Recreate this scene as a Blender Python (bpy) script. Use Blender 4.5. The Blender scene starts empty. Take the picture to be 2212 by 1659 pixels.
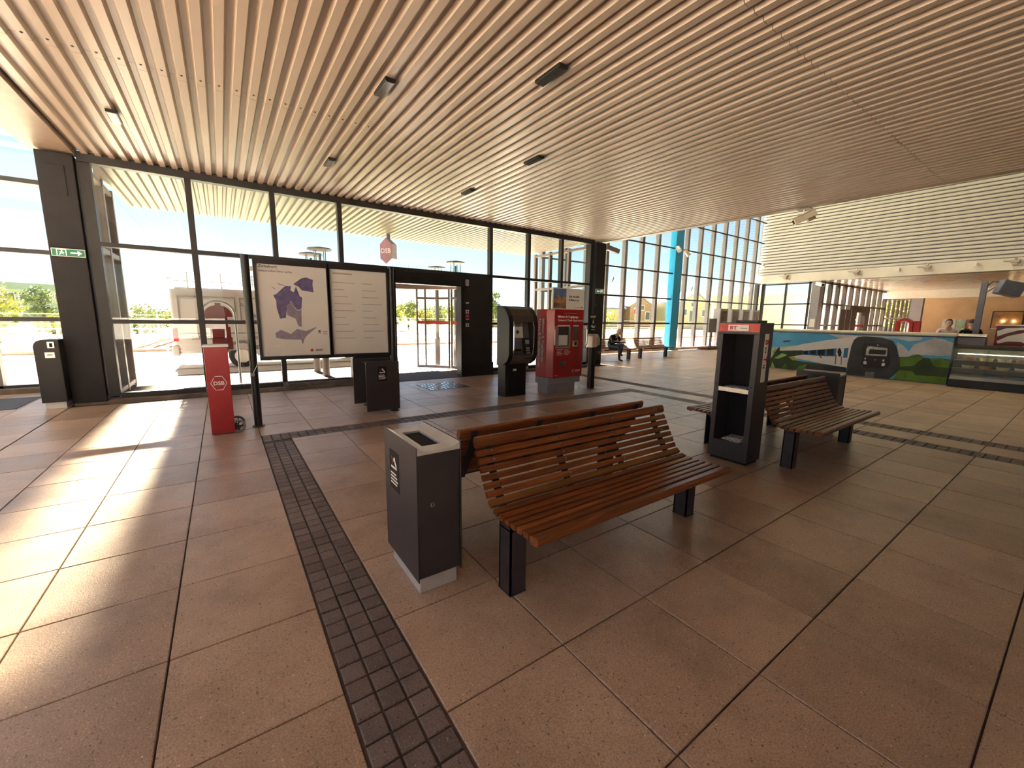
import bpy, math, random
from mathutils import Vector, Matrix
rnd = random.Random(11)
scene = bpy.context.scene
COL = scene.collection
R = math.radians

# ---------------------------------------------------------------- camera
CAMH = 1.51
FPX = 886.4
YAW, PITCH, ROLL = R(35.061), R(-9.10), R(0.83)
fw = Vector((math.sin(YAW)*math.cos(PITCH), math.cos(YAW)*math.cos(PITCH), math.sin(PITCH)))
rt0 = Vector((math.cos(YAW), -math.sin(YAW), 0)); up0 = rt0.cross(fw)
rt = rt0*math.cos(ROLL) + up0*math.sin(ROLL)
up = -rt0*math.sin(ROLL) + up0*math.cos(ROLL)
cam_d = bpy.data.cameras.new('camera')
cam_d.sensor_fit = 'HORIZONTAL'; cam_d.sensor_width = 36.0
cam_d.lens = 36.0*FPX/2212.0
cam_d.clip_start = 0.05; cam_d.clip_end = 1000
cam = bpy.data.objects.new('camera', cam_d)
cam.matrix_world = Matrix(((rt.x, up.x, -fw.x, 0), (rt.y, up.y, -fw.y, 0), (rt.z, up.z, -fw.z, CAMH), (0, 0, 0, 1)))
COL.objects.link(cam); scene.camera = cam

# ---------------------------------------------------------------- sky, sun, exposure
SUN_EL, SUN_AZ = R(54), R(-4)          # azimuth measured from +Y towards +X
w = bpy.data.worlds.new('world'); scene.world = w; w.use_nodes = True
nt = w.node_tree; bg = nt.nodes['Background']
sky = nt.nodes.new('ShaderNodeTexSky'); sky.sky_type = 'NISHITA'
sky.sun_disc = False; sky.sun_elevation = SUN_EL; sky.sun_rotation = SUN_AZ
sky.altitude = 0; sky.air_density = 1.0; sky.dust_density = 0.4; sky.ozone_density = 1.0
nt.links.new(sky.outputs[0], bg.inputs[0]); bg.inputs[1].default_value = 0.034
sd = bpy.data.lights.new('sun', 'SUN'); sd.energy = 18.0; sd.angle = R(0.6); sd.color = (1.0, 0.915, 0.80)
sun = bpy.data.objects.new('sun', sd); COL.objects.link(sun)
sdir = Vector((math.sin(SUN_AZ)*math.cos(SUN_EL), math.cos(SUN_AZ)*math.cos(SUN_EL), math.sin(SUN_EL)))
sun.rotation_euler = sdir.to_track_quat('Z', 'Y').to_euler()
sun.location = (0, 40, 40)
# unseen spot lamp added beyond the canopy, masked to a narrow strip of light on the floor along the left bay
gd = bpy.data.lights.new('streak_spot', 'SPOT'); gd.energy = 125000; gd.color = (1.0, .80, .55); gd.spot_size = R(16); gd.spot_blend = .1; gd.shadow_soft_size = .22
gl = bpy.data.objects.new('streak_spot', gd); COL.objects.link(gl); gl.location = (-1.06, 38.0, 12.5)
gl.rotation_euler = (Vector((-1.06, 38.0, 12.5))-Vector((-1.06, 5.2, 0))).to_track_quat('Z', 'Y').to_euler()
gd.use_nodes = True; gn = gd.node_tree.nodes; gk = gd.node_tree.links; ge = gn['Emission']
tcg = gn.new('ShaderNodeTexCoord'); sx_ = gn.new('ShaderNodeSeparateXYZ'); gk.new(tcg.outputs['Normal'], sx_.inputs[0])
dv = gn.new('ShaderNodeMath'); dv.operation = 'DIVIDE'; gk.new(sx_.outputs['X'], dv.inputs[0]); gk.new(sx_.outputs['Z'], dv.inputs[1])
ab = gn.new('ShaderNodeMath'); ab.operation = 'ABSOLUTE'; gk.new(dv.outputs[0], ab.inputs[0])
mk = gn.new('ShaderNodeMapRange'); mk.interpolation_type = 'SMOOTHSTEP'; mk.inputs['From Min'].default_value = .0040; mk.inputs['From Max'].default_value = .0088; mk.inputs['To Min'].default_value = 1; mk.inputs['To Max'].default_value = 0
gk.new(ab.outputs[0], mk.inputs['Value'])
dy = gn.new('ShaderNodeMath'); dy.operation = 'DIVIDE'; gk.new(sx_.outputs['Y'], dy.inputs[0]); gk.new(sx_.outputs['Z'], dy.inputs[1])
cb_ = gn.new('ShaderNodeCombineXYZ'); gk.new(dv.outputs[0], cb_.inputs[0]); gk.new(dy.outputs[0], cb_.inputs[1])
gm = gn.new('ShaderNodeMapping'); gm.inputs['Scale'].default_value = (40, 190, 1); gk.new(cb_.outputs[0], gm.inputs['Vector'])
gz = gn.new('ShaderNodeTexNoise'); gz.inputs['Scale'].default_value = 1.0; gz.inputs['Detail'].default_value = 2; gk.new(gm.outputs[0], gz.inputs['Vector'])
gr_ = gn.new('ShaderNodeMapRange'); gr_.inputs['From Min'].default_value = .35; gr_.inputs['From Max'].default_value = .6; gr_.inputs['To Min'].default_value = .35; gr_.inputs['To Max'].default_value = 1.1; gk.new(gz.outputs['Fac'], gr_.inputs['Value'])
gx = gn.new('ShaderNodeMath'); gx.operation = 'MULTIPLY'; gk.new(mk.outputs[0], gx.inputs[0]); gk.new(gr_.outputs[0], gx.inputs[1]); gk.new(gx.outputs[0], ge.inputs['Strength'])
vs = scene.view_settings
vs.view_transform = 'Standard'; vs.look = 'None'; vs.gamma = 1.0; vs.use_curve_mapping = False
vs.exposure = 2.6
cy = scene.cycles
cy.max_bounces = 10; cy.diffuse_bounces = 5; cy.glossy_bounces = 4; cy.transparent_max_bounces = 32
cy.transmission_bounces = 4; cy.caustics_reflective = False; cy.caustics_refractive = False
cy.sample_clamp_indirect = 6.0; cy.use_denoising = True

# ---------------------------------------------------------------- helpers: materials
MATS = {}
def mat(name, col, rough=0.6, metal=0.0, var=0.0, vscale=6.0, bump=0.0, bscale=60.0, emit=0.0, spec=0.5, stretch=(1, 1, 1), col2=None, coat=0.0):
    if name in MATS: return MATS[name]
    m = bpy.data.materials.new(name); m.use_nodes = True
    n = m.node_tree.nodes; l = m.node_tree.links
    b = n['Principled BSDF']
    b.inputs['Base Color'].default_value = (*col, 1); b.inputs['Roughness'].default_value = rough
    b.inputs['Metallic'].default_value = metal
    b.inputs['Specular IOR Level'].default_value = spec
    if coat: b.inputs['Coat Weight'].default_value = coat; b.inputs['Coat Roughness'].default_value = 0.12
    if emit: b.inputs['Emission Color'].default_value = (*col, 1); b.inputs['Emission Strength'].default_value = emit
    tc = mp = None
    if var or bump or col2:
        tc = n.new('ShaderNodeTexCoord'); mp = n.new('ShaderNodeMapping'); mp.inputs['Scale'].default_value = stretch
        l.new(tc.outputs['Object'], mp.inputs['Vector'])
    if var or col2:
        nz = n.new('ShaderNodeTexNoise'); nz.inputs['Scale'].default_value = vscale; nz.inputs['Detail'].default_value = 4
        l.new(mp.outputs[0], nz.inputs['Vector'])
        rp = n.new('ShaderNodeValToRGB'); rp.color_ramp.elements[0].position = 0.32; rp.color_ramp.elements[1].position = 0.68
        c2 = col2 or tuple(min(1, c*(1+var)) for c in col)
        c1 = col if col2 else tuple(c*(1-var) for c in col)
        rp.color_ramp.elements[0].color = (*c1, 1); rp.color_ramp.elements[1].color = (*c2, 1)
        l.new(nz.outputs['Fac'], rp.inputs[0]); l.new(rp.outputs[0], b.inputs['Base Color'])
    if bump:
        bz = n.new('ShaderNodeTexNoise'); bz.inputs['Scale'].default_value = bscale; bz.inputs['Detail'].default_value = 3
        l.new(mp.outputs[0], bz.inputs['Vector'])
        bp = n.new('ShaderNodeBump'); bp.inputs['Strength'].default_value = bump; bp.inputs['Distance'].default_value = 0.01
        l.new(bz.outputs['Fac'], bp.inputs['Height']); l.new(bp.outputs[0], b.inputs['Normal'])
    MATS[name] = m
    return m

def glass_mat(name, tint=(0.96, 0.98, 0.97), refl=1.0, ior=1.45):
    if name in MATS: return MATS[name]
    m = bpy.data.materials.new(name); m.use_nodes = True
    n = m.node_tree.nodes; l = m.node_tree.links; n.clear()
    o = n.new('ShaderNodeOutputMaterial'); mx = n.new('ShaderNodeMixShader')
    t = n.new('ShaderNodeBsdfTransparent'); t.inputs[0].default_value = (*tint, 1)
    g = n.new('ShaderNodeBsdfGlossy'); g.inputs['Roughness'].default_value = 0.01
    lw = n.new('ShaderNodeLayerWeight'); lw.inputs['Blend'].default_value = 0.5      # Schlick reflectance from the facing angle
    pw = n.new('ShaderNodeMath'); pw.operation = 'POWER'; pw.inputs[1].default_value = 5.0; l.new(lw.outputs['Facing'], pw.inputs[0])
    ml = n.new('ShaderNodeMath'); ml.operation = 'MULTIPLY_ADD'; ml.inputs[1].default_value = .6*refl; ml.inputs[2].default_value = .035*refl
    l.new(pw.outputs[0], ml.inputs[0]); l.new(ml.outputs[0], mx.inputs[0])
    l.new(t.outputs[0], mx.inputs[1]); l.new(g.outputs[0], mx.inputs[2]); l.new(mx.outputs[0], o.inputs[0])
    MATS[name] = m
    return m

def paver_mat(name, ca, cb, cc, rough=(0.34, 0.6), speck=1.0):
    m = bpy.data.materials.new(name); m.use_nodes = True
    n = m.node_tree.nodes; l = m.node_tree.links; b = n['Principled BSDF']
    geo = n.new('ShaderNodeNewGeometry'); oi = n.new('ShaderNodeObjectInfo'); ad = n.new('ShaderNodeMath'); ad.operation = 'ADD'
    l.new(geo.outputs['Random Per Island'], ad.inputs[0]); l.new(oi.outputs['Random'], ad.inputs[1])
    fr = n.new('ShaderNodeMath'); fr.operation = 'FRACT'; l.new(ad.outputs[0], fr.inputs[0])
    # world position keeps the grain continuous in scale over all the pieces
    n1 = n.new('ShaderNodeTexNoise'); n1.inputs['Scale'].default_value = 3.0; n1.inputs['Detail'].default_value = 5
    n2 = n.new('ShaderNodeTexNoise'); n2.inputs['Scale'].default_value = 150; n2.inputs['Detail'].default_value = 2
    for q in (n1, n2): l.new(geo.outputs['Position'], q.inputs['Vector'])
    rp = n.new('ShaderNodeValToRGB'); rp.color_ramp.elements[0].color = (*ca, 1); rp.color_ramp.elements[1].color = (*cb, 1)
    rp.color_ramp.elements[0].position = .2; rp.color_ramp.elements[1].position = .8
    mxf = n.new('ShaderNodeMath'); mxf.operation = 'MULTIPLY_ADD'; mxf.inputs[1].default_value = 0.55; l.new(fr.outputs[0], mxf.inputs[0])
    sc = n.new('ShaderNodeMath'); sc.operation = 'MULTIPLY'; sc.inputs[1].default_value = 0.5; l.new(n1.outputs['Fac'], sc.inputs[0]); l.new(sc.outputs[0], mxf.inputs[2])
    l.new(mxf.outputs[0], rp.inputs[0])
    mix = n.new('ShaderNodeMix'); mix.data_type = 'RGBA'; mix.blend_type = 'MULTIPLY'; mix.inputs['Factor'].default_value = 0.6*speck
    r2 = n.new('ShaderNodeValToRGB'); r2.color_ramp.elements[0].position = .35; r2.color_ramp.elements[0].color = (.45, .42, .4, 1); r2.color_ramp.elements[1].position = .6
    l.new(n2.outputs['Fac'], r2.inputs[0]); l.new(rp.outputs[0], mix.inputs['A']); l.new(r2.outputs[0], mix.inputs['B'])
    # aggregate: some pale grains and some dark pits, picked at random from cell noise
    def grains(scale, d0, d1, thr, col, prev, amount):
        v = n.new('ShaderNodeTexVoronoi'); v.inputs['Scale'].default_value = scale; l.new(geo.outputs['Position'], v.inputs['Vector'])
        r3 = n.new('ShaderNodeMapRange'); r3.inputs['From Min'].default_value = d0; r3.inputs['From Max'].default_value = d1; r3.inputs['To Min'].default_value = 1; r3.inputs['To Max'].default_value = 0
        l.new(v.outputs['Distance'], r3.inputs['Value'])
        sp = n.new('ShaderNodeSeparateColor'); l.new(v.outputs['Color'], sp.inputs[0])
        gt = n.new('ShaderNodeMath'); gt.operation = 'GREATER_THAN'; gt.inputs[1].default_value = thr; l.new(sp.outputs[0], gt.inputs[0])
        mm = n.new('ShaderNodeMath'); mm.operation = 'MULTIPLY'; l.new(r3.outputs[0], mm.inputs[0]); l.new(gt.outputs[0], mm.inputs[1])
        m5 = n.new('ShaderNodeMath'); m5.operation = 'MULTIPLY'; m5.inputs[1].default_value = amount; l.new(mm.outputs[0], m5.inputs[0])
        mx = n.new('ShaderNodeMix'); mx.data_type = 'RGBA'; l.new(m5.outputs[0], mx.inputs['Factor']); l.new(prev, mx.inputs['A']); mx.inputs['B'].default_value = (*col, 1)
        return mx.outputs['Result']
    c_ = grains(95, .10, .26, .72, cc, mix.outputs['Result'], .75)
    c_ = grains(60, .10, .28, .72, tuple(q*.22 for q in ca), c_, .85)
    c_ = grains(38, .05, .16, .86, tuple(q*1.15 for q in cc), c_, .9)
    c_ = grains(23, .04, .13, .88, tuple(q*.12 for q in ca), c_, .9)
    # dirt blotches with a shape of their own
    n4 = n.new('ShaderNodeTexNoise'); n4.inputs['Scale'].default_value = 1.7; n4.inputs['Detail'].default_value = 6; n4.inputs['Roughness'].default_value = .65; l.new(geo.outputs['Position'], n4.inputs['Vector'])
    r4 = n.new('ShaderNodeValToRGB'); r4.color_ramp.elements[0].position = .30; r4.color_ramp.elements[0].color = (.62, .60, .58, 1); r4.color_ramp.elements[1].position = .55
    l.new(n4.outputs['Fac'], r4.inputs[0])
    mix2 = n.new('ShaderNodeMix'); mix2.data_type = 'RGBA'; mix2.blend_type = 'MULTIPLY'; mix2.inputs['Factor'].default_value = .8
    l.new(c_, mix2.inputs['A']); l.new(r4.outputs[0], mix2.inputs['B'])
    l.new(mix2.outputs['Result'], b.inputs['Base Color'])
    rr = n.new('ShaderNodeMapRange'); rr.inputs['To Min'].default_value = rough[0]; rr.inputs['To Max'].default_value = rough[1]
    rr.inputs['From Min'].default_value = .3; rr.inputs['From Max'].default_value = .7
    l.new(n1.outputs['Fac'], rr.inputs['Value']); l.new(rr.outputs[0], b.inputs['Roughness'])
    bp = n.new('ShaderNodeBump'); bp.inputs['Strength'].default_value = 0.25; bp.inputs['Distance'].default_value = 0.004
    l.new(n2.outputs['Fac'], bp.inputs['Height']); l.new(bp.outputs[0], b.inputs['Normal'])
    MATS[name] = m
    return m

def wood_mat(name, c1, c2, rough=0.32, coat=0.35):
    m = bpy.data.materials.new(name); m.use_nodes = True
    n = m.node_tree.nodes; l = m.node_tree.links; b = n['Principled BSDF']
    tc = n.new('ShaderNodeTexCoord'); mp = n.new('ShaderNodeMapping'); mp.inputs['Scale'].default_value = (1.5, 26, 26)
    oi = n.new('ShaderNodeObjectInfo')
    l.new(tc.outputs['Object'], mp.inputs['Vector']); l.new(oi.outputs['Random'], mp.inputs['Location'])
    nz = n.new('ShaderNodeTexNoise'); nz.inputs['Scale'].default_value = 2.2; nz.inputs['Detail'].default_value = 6; nz.inputs['Distortion'].default_value = .6
    l.new(mp.outputs[0], nz.inputs['Vector'])
    rp = n.new('ShaderNodeValToRGB'); rp.color_ramp.elements[0].position = .3; rp.color_ramp.elements[0].color = (*c1, 1); rp.color_ramp.elements[1].position = .7; rp.color_ramp.elements[1].color = (*c2, 1)
    l.new(nz.outputs['Fac'], rp.inputs[0])
    hs = n.new('ShaderNodeHueSaturation'); mr = n.new('ShaderNodeMapRange'); mr.inputs['To Min'].default_value = .72; mr.inputs['To Max'].default_value = 1.2
    l.new(oi.outputs['Random'], mr.inputs['Value']); l.new(mr.outputs[0], hs.inputs['Value']); l.new(rp.outputs[0], hs.inputs['Color'])
    l.new(hs.outputs[0], b.inputs['Base Color']); b.inputs['Roughness'].default_value = rough
    b.inputs['Coat Weight'].default_value = coat; b.inputs['Coat Roughness'].default_value = .18
    MATS[name] = m
    return m

M_FRAME = mat('frame_paint', (.017, .0145, .0145), .45, var=.15)
M_FRAME_LT = mat('light_frame_paint', (.17, .155, .165), .45, var=.08)
M_COLUMN = mat('column_paint', (.012, .0105, .012), .7, var=.25, vscale=3, bump=.05)
M_GLASS = glass_mat('window_glass')
M_GLASS2 = glass_mat('poster_glass', (.97, .97, .97), 1.6, 1.5)
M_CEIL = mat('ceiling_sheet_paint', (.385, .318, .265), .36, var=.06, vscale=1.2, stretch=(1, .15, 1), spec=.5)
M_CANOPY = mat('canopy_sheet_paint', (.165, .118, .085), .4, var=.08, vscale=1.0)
M_TRIM = mat('roof_trim_paint', (.27, .21, .165), .42, var=.06)
M_LOUVRE = mat('louvre_paint', (.62, .60, .61), .42, var=.04)
M_BEAM = mat('beam_paint', (.72, .68, .64), .28, var=.05, vscale=1.5)
M_WHITE = mat('white_paint', (.82, .80, .77), .5, var=.03)
M_GROUT = mat('grout', (.10, .070, .054), .9, var=.3, vscale=8)
M_PAVER = paver_mat('brown_paver', (.430, .282, .190), (.630, .440, .305), (.82, .72, .62), rough=(.30, .38))
M_BRICK = paver_mat('dark_brick', (.150, .110, .094), (.240, .182, .158), (.46, .40, .37), rough=(.5, .7))
M_STEEL = mat('brushed_steel', (.58, .54, .50), .30, 1.0, var=.08, vscale=20, stretch=(1, 1, .1))
M_PLATE = mat('satin_plate', (.62, .59, .56), .42, .35, var=.06, vscale=9)
M_CHROME = mat('chrome', (.75, .73, .72), .15, 1.0, var=.02)
M_DGREY = mat('dark_grey_powder_coat', (.036, .030, .032), .42, var=.15, vscale=4)
M_BLACK = mat('black_coating', (.007, .006, .0065), .42, var=.1)
M_BLACKM = mat('black_matt', (.006, .004, .004), .85, var=.1)
M_WOOD = wood_mat('varnished_slat_wood', (.115, .028, .007), (.29, .086, .022), .42, .12)
M_WOOD_D = wood_mat('worn_slat_wood', (.14, .046, .009), (.31, .115, .025), .42, .12)
M_LEG = mat('bench_leg_paint', (.034, .030, .034), .45, var=.2, vscale=9)
M_RED = mat('red_paint', (.36, .010, .014), .35, var=.06, coat=.3)
M_INKW = mat('white_ink', (.80, .78, .75), .6, var=.02)
M_INKD = mat('dark_ink', (.03, .03, .035), .6, var=.05)
M_INKR = mat('red_ink', (.55, .02, .03), .5, var=.05)
M_GREYP = mat('grey_plinth', (.30, .29, .31), .6, var=.06)
M_PAPER = mat('poster_paper', (.86, .83, .80), .75, var=.02)
M_BLUE = mat('blue_column_paint', (.012, .30, .60), .45, var=.05)
M_GREEN = mat('exit_green', (.01, .16, .06), .4, var=.03, emit=.05)
M_EXITW = mat('exit_white', (.85, .9, .85), .4, var=.02, emit=.12)
M_RUBBER = mat('rubber', (.03, .03, .032), .8, var=.1)
M_MAT = mat('entrance_mat', (.085, .095, .115), .9, var=.25, vscale=90, bump=.4, bscale=300)
M_SKIN = mat('skin', (.55, .32, .23), .5, var=.06)
M_ASPH = mat('asphalt', (.22, .20, .18), .9, var=.12, vscale=3)
M_PAVE = mat('pavement_slab', (.52, .455, .39), .85, var=.08, vscale=2)
M_GRASS = mat('grass', (.17, .18, .05), .9, var=.35, vscale=.8, bump=.6, bscale=20)
M_BARK = mat('bark', (.10, .07, .045), .9, var=.3)
M_LEAF = [mat('leaf_%d' % i, c, .6, var=.35, vscale=1.5) for i, c in enumerate([(.30, .31, .09), (.36, .34, .10), (.17, .21, .10), (.24, .26, .11)])]
M_VAN = mat('white_van_paint', (.42, .39, .37), .3, var=.02, coat=.4)
M_RAIL = mat('galvanised_rail', (.42, .43, .45), .45, .6, var=.1)

# ---------------------------------------------------------------- helpers: meshes
class MB:
    def __init__(s): s.v = []; s.f = []
    def add(s, vs_, fs):
        o = len(s.v); s.v += [tuple(v) for v in vs_]; s.f += [tuple(i+o for i in f) for f in fs]; return s
    def box(s, x0, x1, y0, y1, z0, z1):
        return s.add([(x0, y0, z0), (x1, y0, z0), (x1, y1, z0), (x0, y1, z0), (x0, y0, z1), (x1, y0, z1), (x1, y1, z1), (x0, y1, z1)],
                     [(3, 2, 1, 0), (4, 5, 6, 7), (0, 1, 5, 4), (1, 2, 6, 5), (2, 3, 7, 6), (3, 0, 4, 7)])
    def obox(s, c, size, rot):
        hx, hy, hz = (q/2 for q in size); c = Vector(c)
        vs_ = [c + rot @ Vector(p) for p in ((-hx, -hy, -hz), (hx, -hy, -hz), (hx, hy, -hz), (-hx, hy, -hz), (-hx, -hy, hz), (hx, -hy, hz), (hx, hy, hz), (-hx, hy, hz))]
        return s.add(vs_, [(3, 2, 1, 0), (4, 5, 6, 7), (0, 1, 5, 4), (1, 2, 6, 5), (2, 3, 7, 6), (3, 0, 4, 7)])
    def chbox(s, x0, x1, y0, y1, z0, z1, c):      # box with a chamfered top
        vs_ = [(x0, y0, z0), (x1, y0, z0), (x1, y1, z0), (x0, y1, z0), (x0, y0, z1-c), (x1, y0, z1-c), (x1, y1, z1-c), (x0, y1, z1-c),
               (x0+c, y0+c, z1), (x1-c, y0+c, z1), (x1-c, y1-c, z1), (x0+c, y1-c, z1)]
        return s.add(vs_, [(0, 1, 5, 4), (1, 2, 6, 5), (2, 3, 7, 6), (3, 0, 4, 7), (4, 5, 9, 8), (5, 6, 10, 9), (6, 7, 11, 10), (7, 4, 8, 11), (8, 9, 10, 11)])
    def cyl(s, p0, p1, r0, r1=None, n=12, cap=True):
        r1 = r0 if r1 is None else r1
        p0 = Vector(p0); p1 = Vector(p1); d = (p1-p0).normalized()
        a = d.orthogonal().normalized(); b = d.cross(a); vs_ = []
        for p, r in ((p0, r0), (p1, r1)):
            for i in range(n):
                t = 2*math.pi*i/n; vs_.append(p + (a*math.cos(t) + b*math.sin(t))*r)
        fs = [(i, (i+1) % n, n+(i+1) % n, n+i) for i in range(n)]
        if cap: fs += [tuple(range(n-1, -1, -1)), tuple(range(n, 2*n))]
        return s.add(vs_, fs)
    def tube(s, pts, r, n=8):
        pts = [Vector(p) for p in pts]; vs_ = []; prev = None
        for k, p in enumerate(pts):
            d = (pts[min(k+1, len(pts)-1)] - pts[max(k-1, 0)]).normalized()
            a = d.orthogonal().normalized() if prev is None else (prev - d*prev.dot(d)).normalized()
            prev = a; b = d.cross(a)
            for i in range(n):
                t = 2*math.pi*i/n; vs_.append(p + (a*math.cos(t) + b*math.sin(t))*r)
        fs = []
        for k in range(len(pts)-1):
            for i in range(n): fs.append((k*n+i, k*n+(i+1) % n, (k+1)*n+(i+1) % n, (k+1)*n+i))
        fs += [tuple(range(n-1, -1, -1)), tuple((len(pts)-1)*n+i for i in range(n))]
        return s.add(vs_, fs)
    def prism(s, poly, axis, a0, a1):
        def P(u, v, a): return (a, u, v) if axis == 'x' else (u, a, v) if axis == 'y' else (u, v, a)
        n = len(poly); vs_ = [P(u, v, a0) for u, v in poly] + [P(u, v, a1) for u, v in poly]
        fs = [(i, (i+1) % n, n+(i+1) % n, n+i) for i in range(n)] + [tuple(range(n-1, -1, -1)), tuple(range(n, 2*n))]
        return s.add(vs_, fs)
    def lathe(s, prof, c, n=20):
        c = Vector(c); vs_ = []
        for r, z in prof:
            for i in range(n):
                t = 2*math.pi*i/n; vs_.append((c.x+r*math.cos(t), c.y+r*math.sin(t), c.z+z))
        fs = []
        for k in range(len(prof)-1):
            for i in range(n): fs.append((k*n+i, k*n+(i+1) % n, (k+1)*n+(i+1) % n, (k+1)*n+i))
        fs += [tuple(range(n-1, -1, -1)), tuple((len(prof)-1)*n+i for i in range(n))]
        return s.add(vs_, fs)
    def ring(s, prof, c, n=20):                       # closed profile turned about z
        c = Vector(c); k = len(prof); o = len(s.v)
        for r, z in prof:
            for i in range(n): t = 2*math.pi*i/n; s.v.append((c.x+r*math.cos(t), c.y+r*math.sin(t), c.z+z))
        for j in range(k):
            for i in range(n): s.f.append((o+j*n+i, o+j*n+(i+1) % n, o+((j+1) % k)*n+(i+1) % n, o+((j+1) % k)*n+i))
        return s
    def ball(s, c, rx, ry=None, rz=None, n=12, m=8):
        ry = ry or rx; rz = rz or rx; c = Vector(c); vs_ = []
        for k in range(1, m):
            ph = math.pi*k/m
            for i in range(n):
                t = 2*math.pi*i/n; vs_.append((c.x+rx*math.sin(ph)*math.cos(t), c.y+ry*math.sin(ph)*math.sin(t), c.z+rz*math.cos(ph)))
        vs_ += [(c.x, c.y, c.z+rz), (c.x, c.y, c.z-rz)]; T = (m-1)*n
        fs = []
        for k in range(m-2):
            for i in range(n): fs.append((k*n+i, (k+1)*n+i, (k+1)*n+(i+1) % n, k*n+(i+1) % n))
        for i in range(n): fs += [(T, i, (i+1) % n), (T+1, (m-2)*n+(i+1) % n, (m-2)*n+i)]
        return s.add(vs_, fs)
    def mesh(s, name, m, smooth=False):
        me = bpy.data.meshes.new(name); me.from_pydata(s.v, [], s.f); me.materials.append(m)
        if smooth: me.polygons.foreach_set('use_smooth', [True]*len(me.polygons))
        me.update(); return me
    def build(s, name, m, parent=None, smooth=False, bevel=0.0, loc=None):
        return link(name, s.mesh(name, m, smooth), parent, bevel, loc)

OFF = {}
def link(name, me, parent=None, bevel=0.0, loc=None):
    o = bpy.data.objects.new(name, me); COL.objects.link(o)
    if parent is not None:
        o.parent = parent; off = OFF.get(parent.name)
        if off is not None:            # parts written in world coordinates, stored relative to the thing's base
            me.transform(Matrix.Translation(-off)); OFF[o.name] = off
    if loc is not None: o.location = loc
    if bevel:
        b = o.modifiers.new('bevel', 'BEVEL'); b.width = bevel; b.segments = 2; b.limit_method = 'ANGLE'; b.angle_limit = R(35)
    return o

def tag(o, label, cat=None, group=None, kind=None):
    if label: o['label'] = label
    if cat: o['category'] = cat
    if group: o['group'] = group
    if kind: o['kind'] = kind
    return o

def thing(name, label, cat, loc=(0, 0, 0), rz=0.0, group=None):
    o = bpy.data.objects.new(name, None); COL.objects.link(o); o.empty_display_size = .2
    o.location = loc; o.rotation_euler = (0, 0, rz)
    return tag(o, label, cat, group)

def wthing(name, label, cat, loc, group=None):
    o = thing(name, label, cat, loc, 0, group); OFF[o.name] = Vector(loc); return o

def struct(o): o['kind'] = 'structure'; return o
def sthing(name, loc=(0, 0, 0)):
    o = bpy.data.objects.new(name, None); COL.objects.link(o); o.location = loc; o['kind'] = 'structure'; return o

def dup(o, parent=None, loc=None, rz=None, label=None):
    c = o.copy(); COL.objects.link(c)
    if parent is not None: c.parent = parent
    if loc is not None: c.location = loc
    if rz is not None: c.rotation_euler = (0, 0, rz)
    if label: c['label'] = label
    for ch in list(o.children): dup(ch, c)
    return c

def text(s, size, m, parent, o, xd=(1, 0, 0), ud=(0, 0, 1), name='lettering', align='LEFT', ext=.0012, bold=0.0, sx=1.0):
    cu = bpy.data.curves.new('t', 'FONT'); cu.body = s; cu.size = size; cu.align_x = align; cu.extrude = ext; cu.offset = bold; cu.resolution_u = 2
    t = bpy.data.objects.new('t', cu); COL.objects.link(t)
    dg = bpy.context.evaluated_depsgraph_get(); dg.update()
    me = bpy.data.meshes.new_from_object(t.evaluated_get(dg)); bpy.data.objects.remove(t)
    x = Vector(xd).normalized(); u = Vector(ud).normalized(); z = x.cross(u)
    mt = Matrix(((x.x*sx, u.x, z.x, o[0]), (x.y*sx, u.y, z.y, o[1]), (x.z*sx, u.z, z.z, o[2]), (0, 0, 0, 1)))
    me.transform(mt); me.materials.clear(); me.materials.append(m); me.name = name
    return link(name, me, parent)

def proj(p):
    q = Vector(p) - Vector((0, 0, CAMH)); d = q.dot(fw)
    if d < .05: return None
    return (1106+FPX*q.dot(rt)/d, 829.5-FPX*q.dot(up)/d, d)
I3 = Matrix.Identity(3)
def rotx(a): return Matrix.Rotation(a, 3, 'X')
def roty(a): return Matrix.Rotation(a, 3, 'Y')
def rotz(a): return Matrix.Rotation(a, 3, 'Z')
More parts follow.
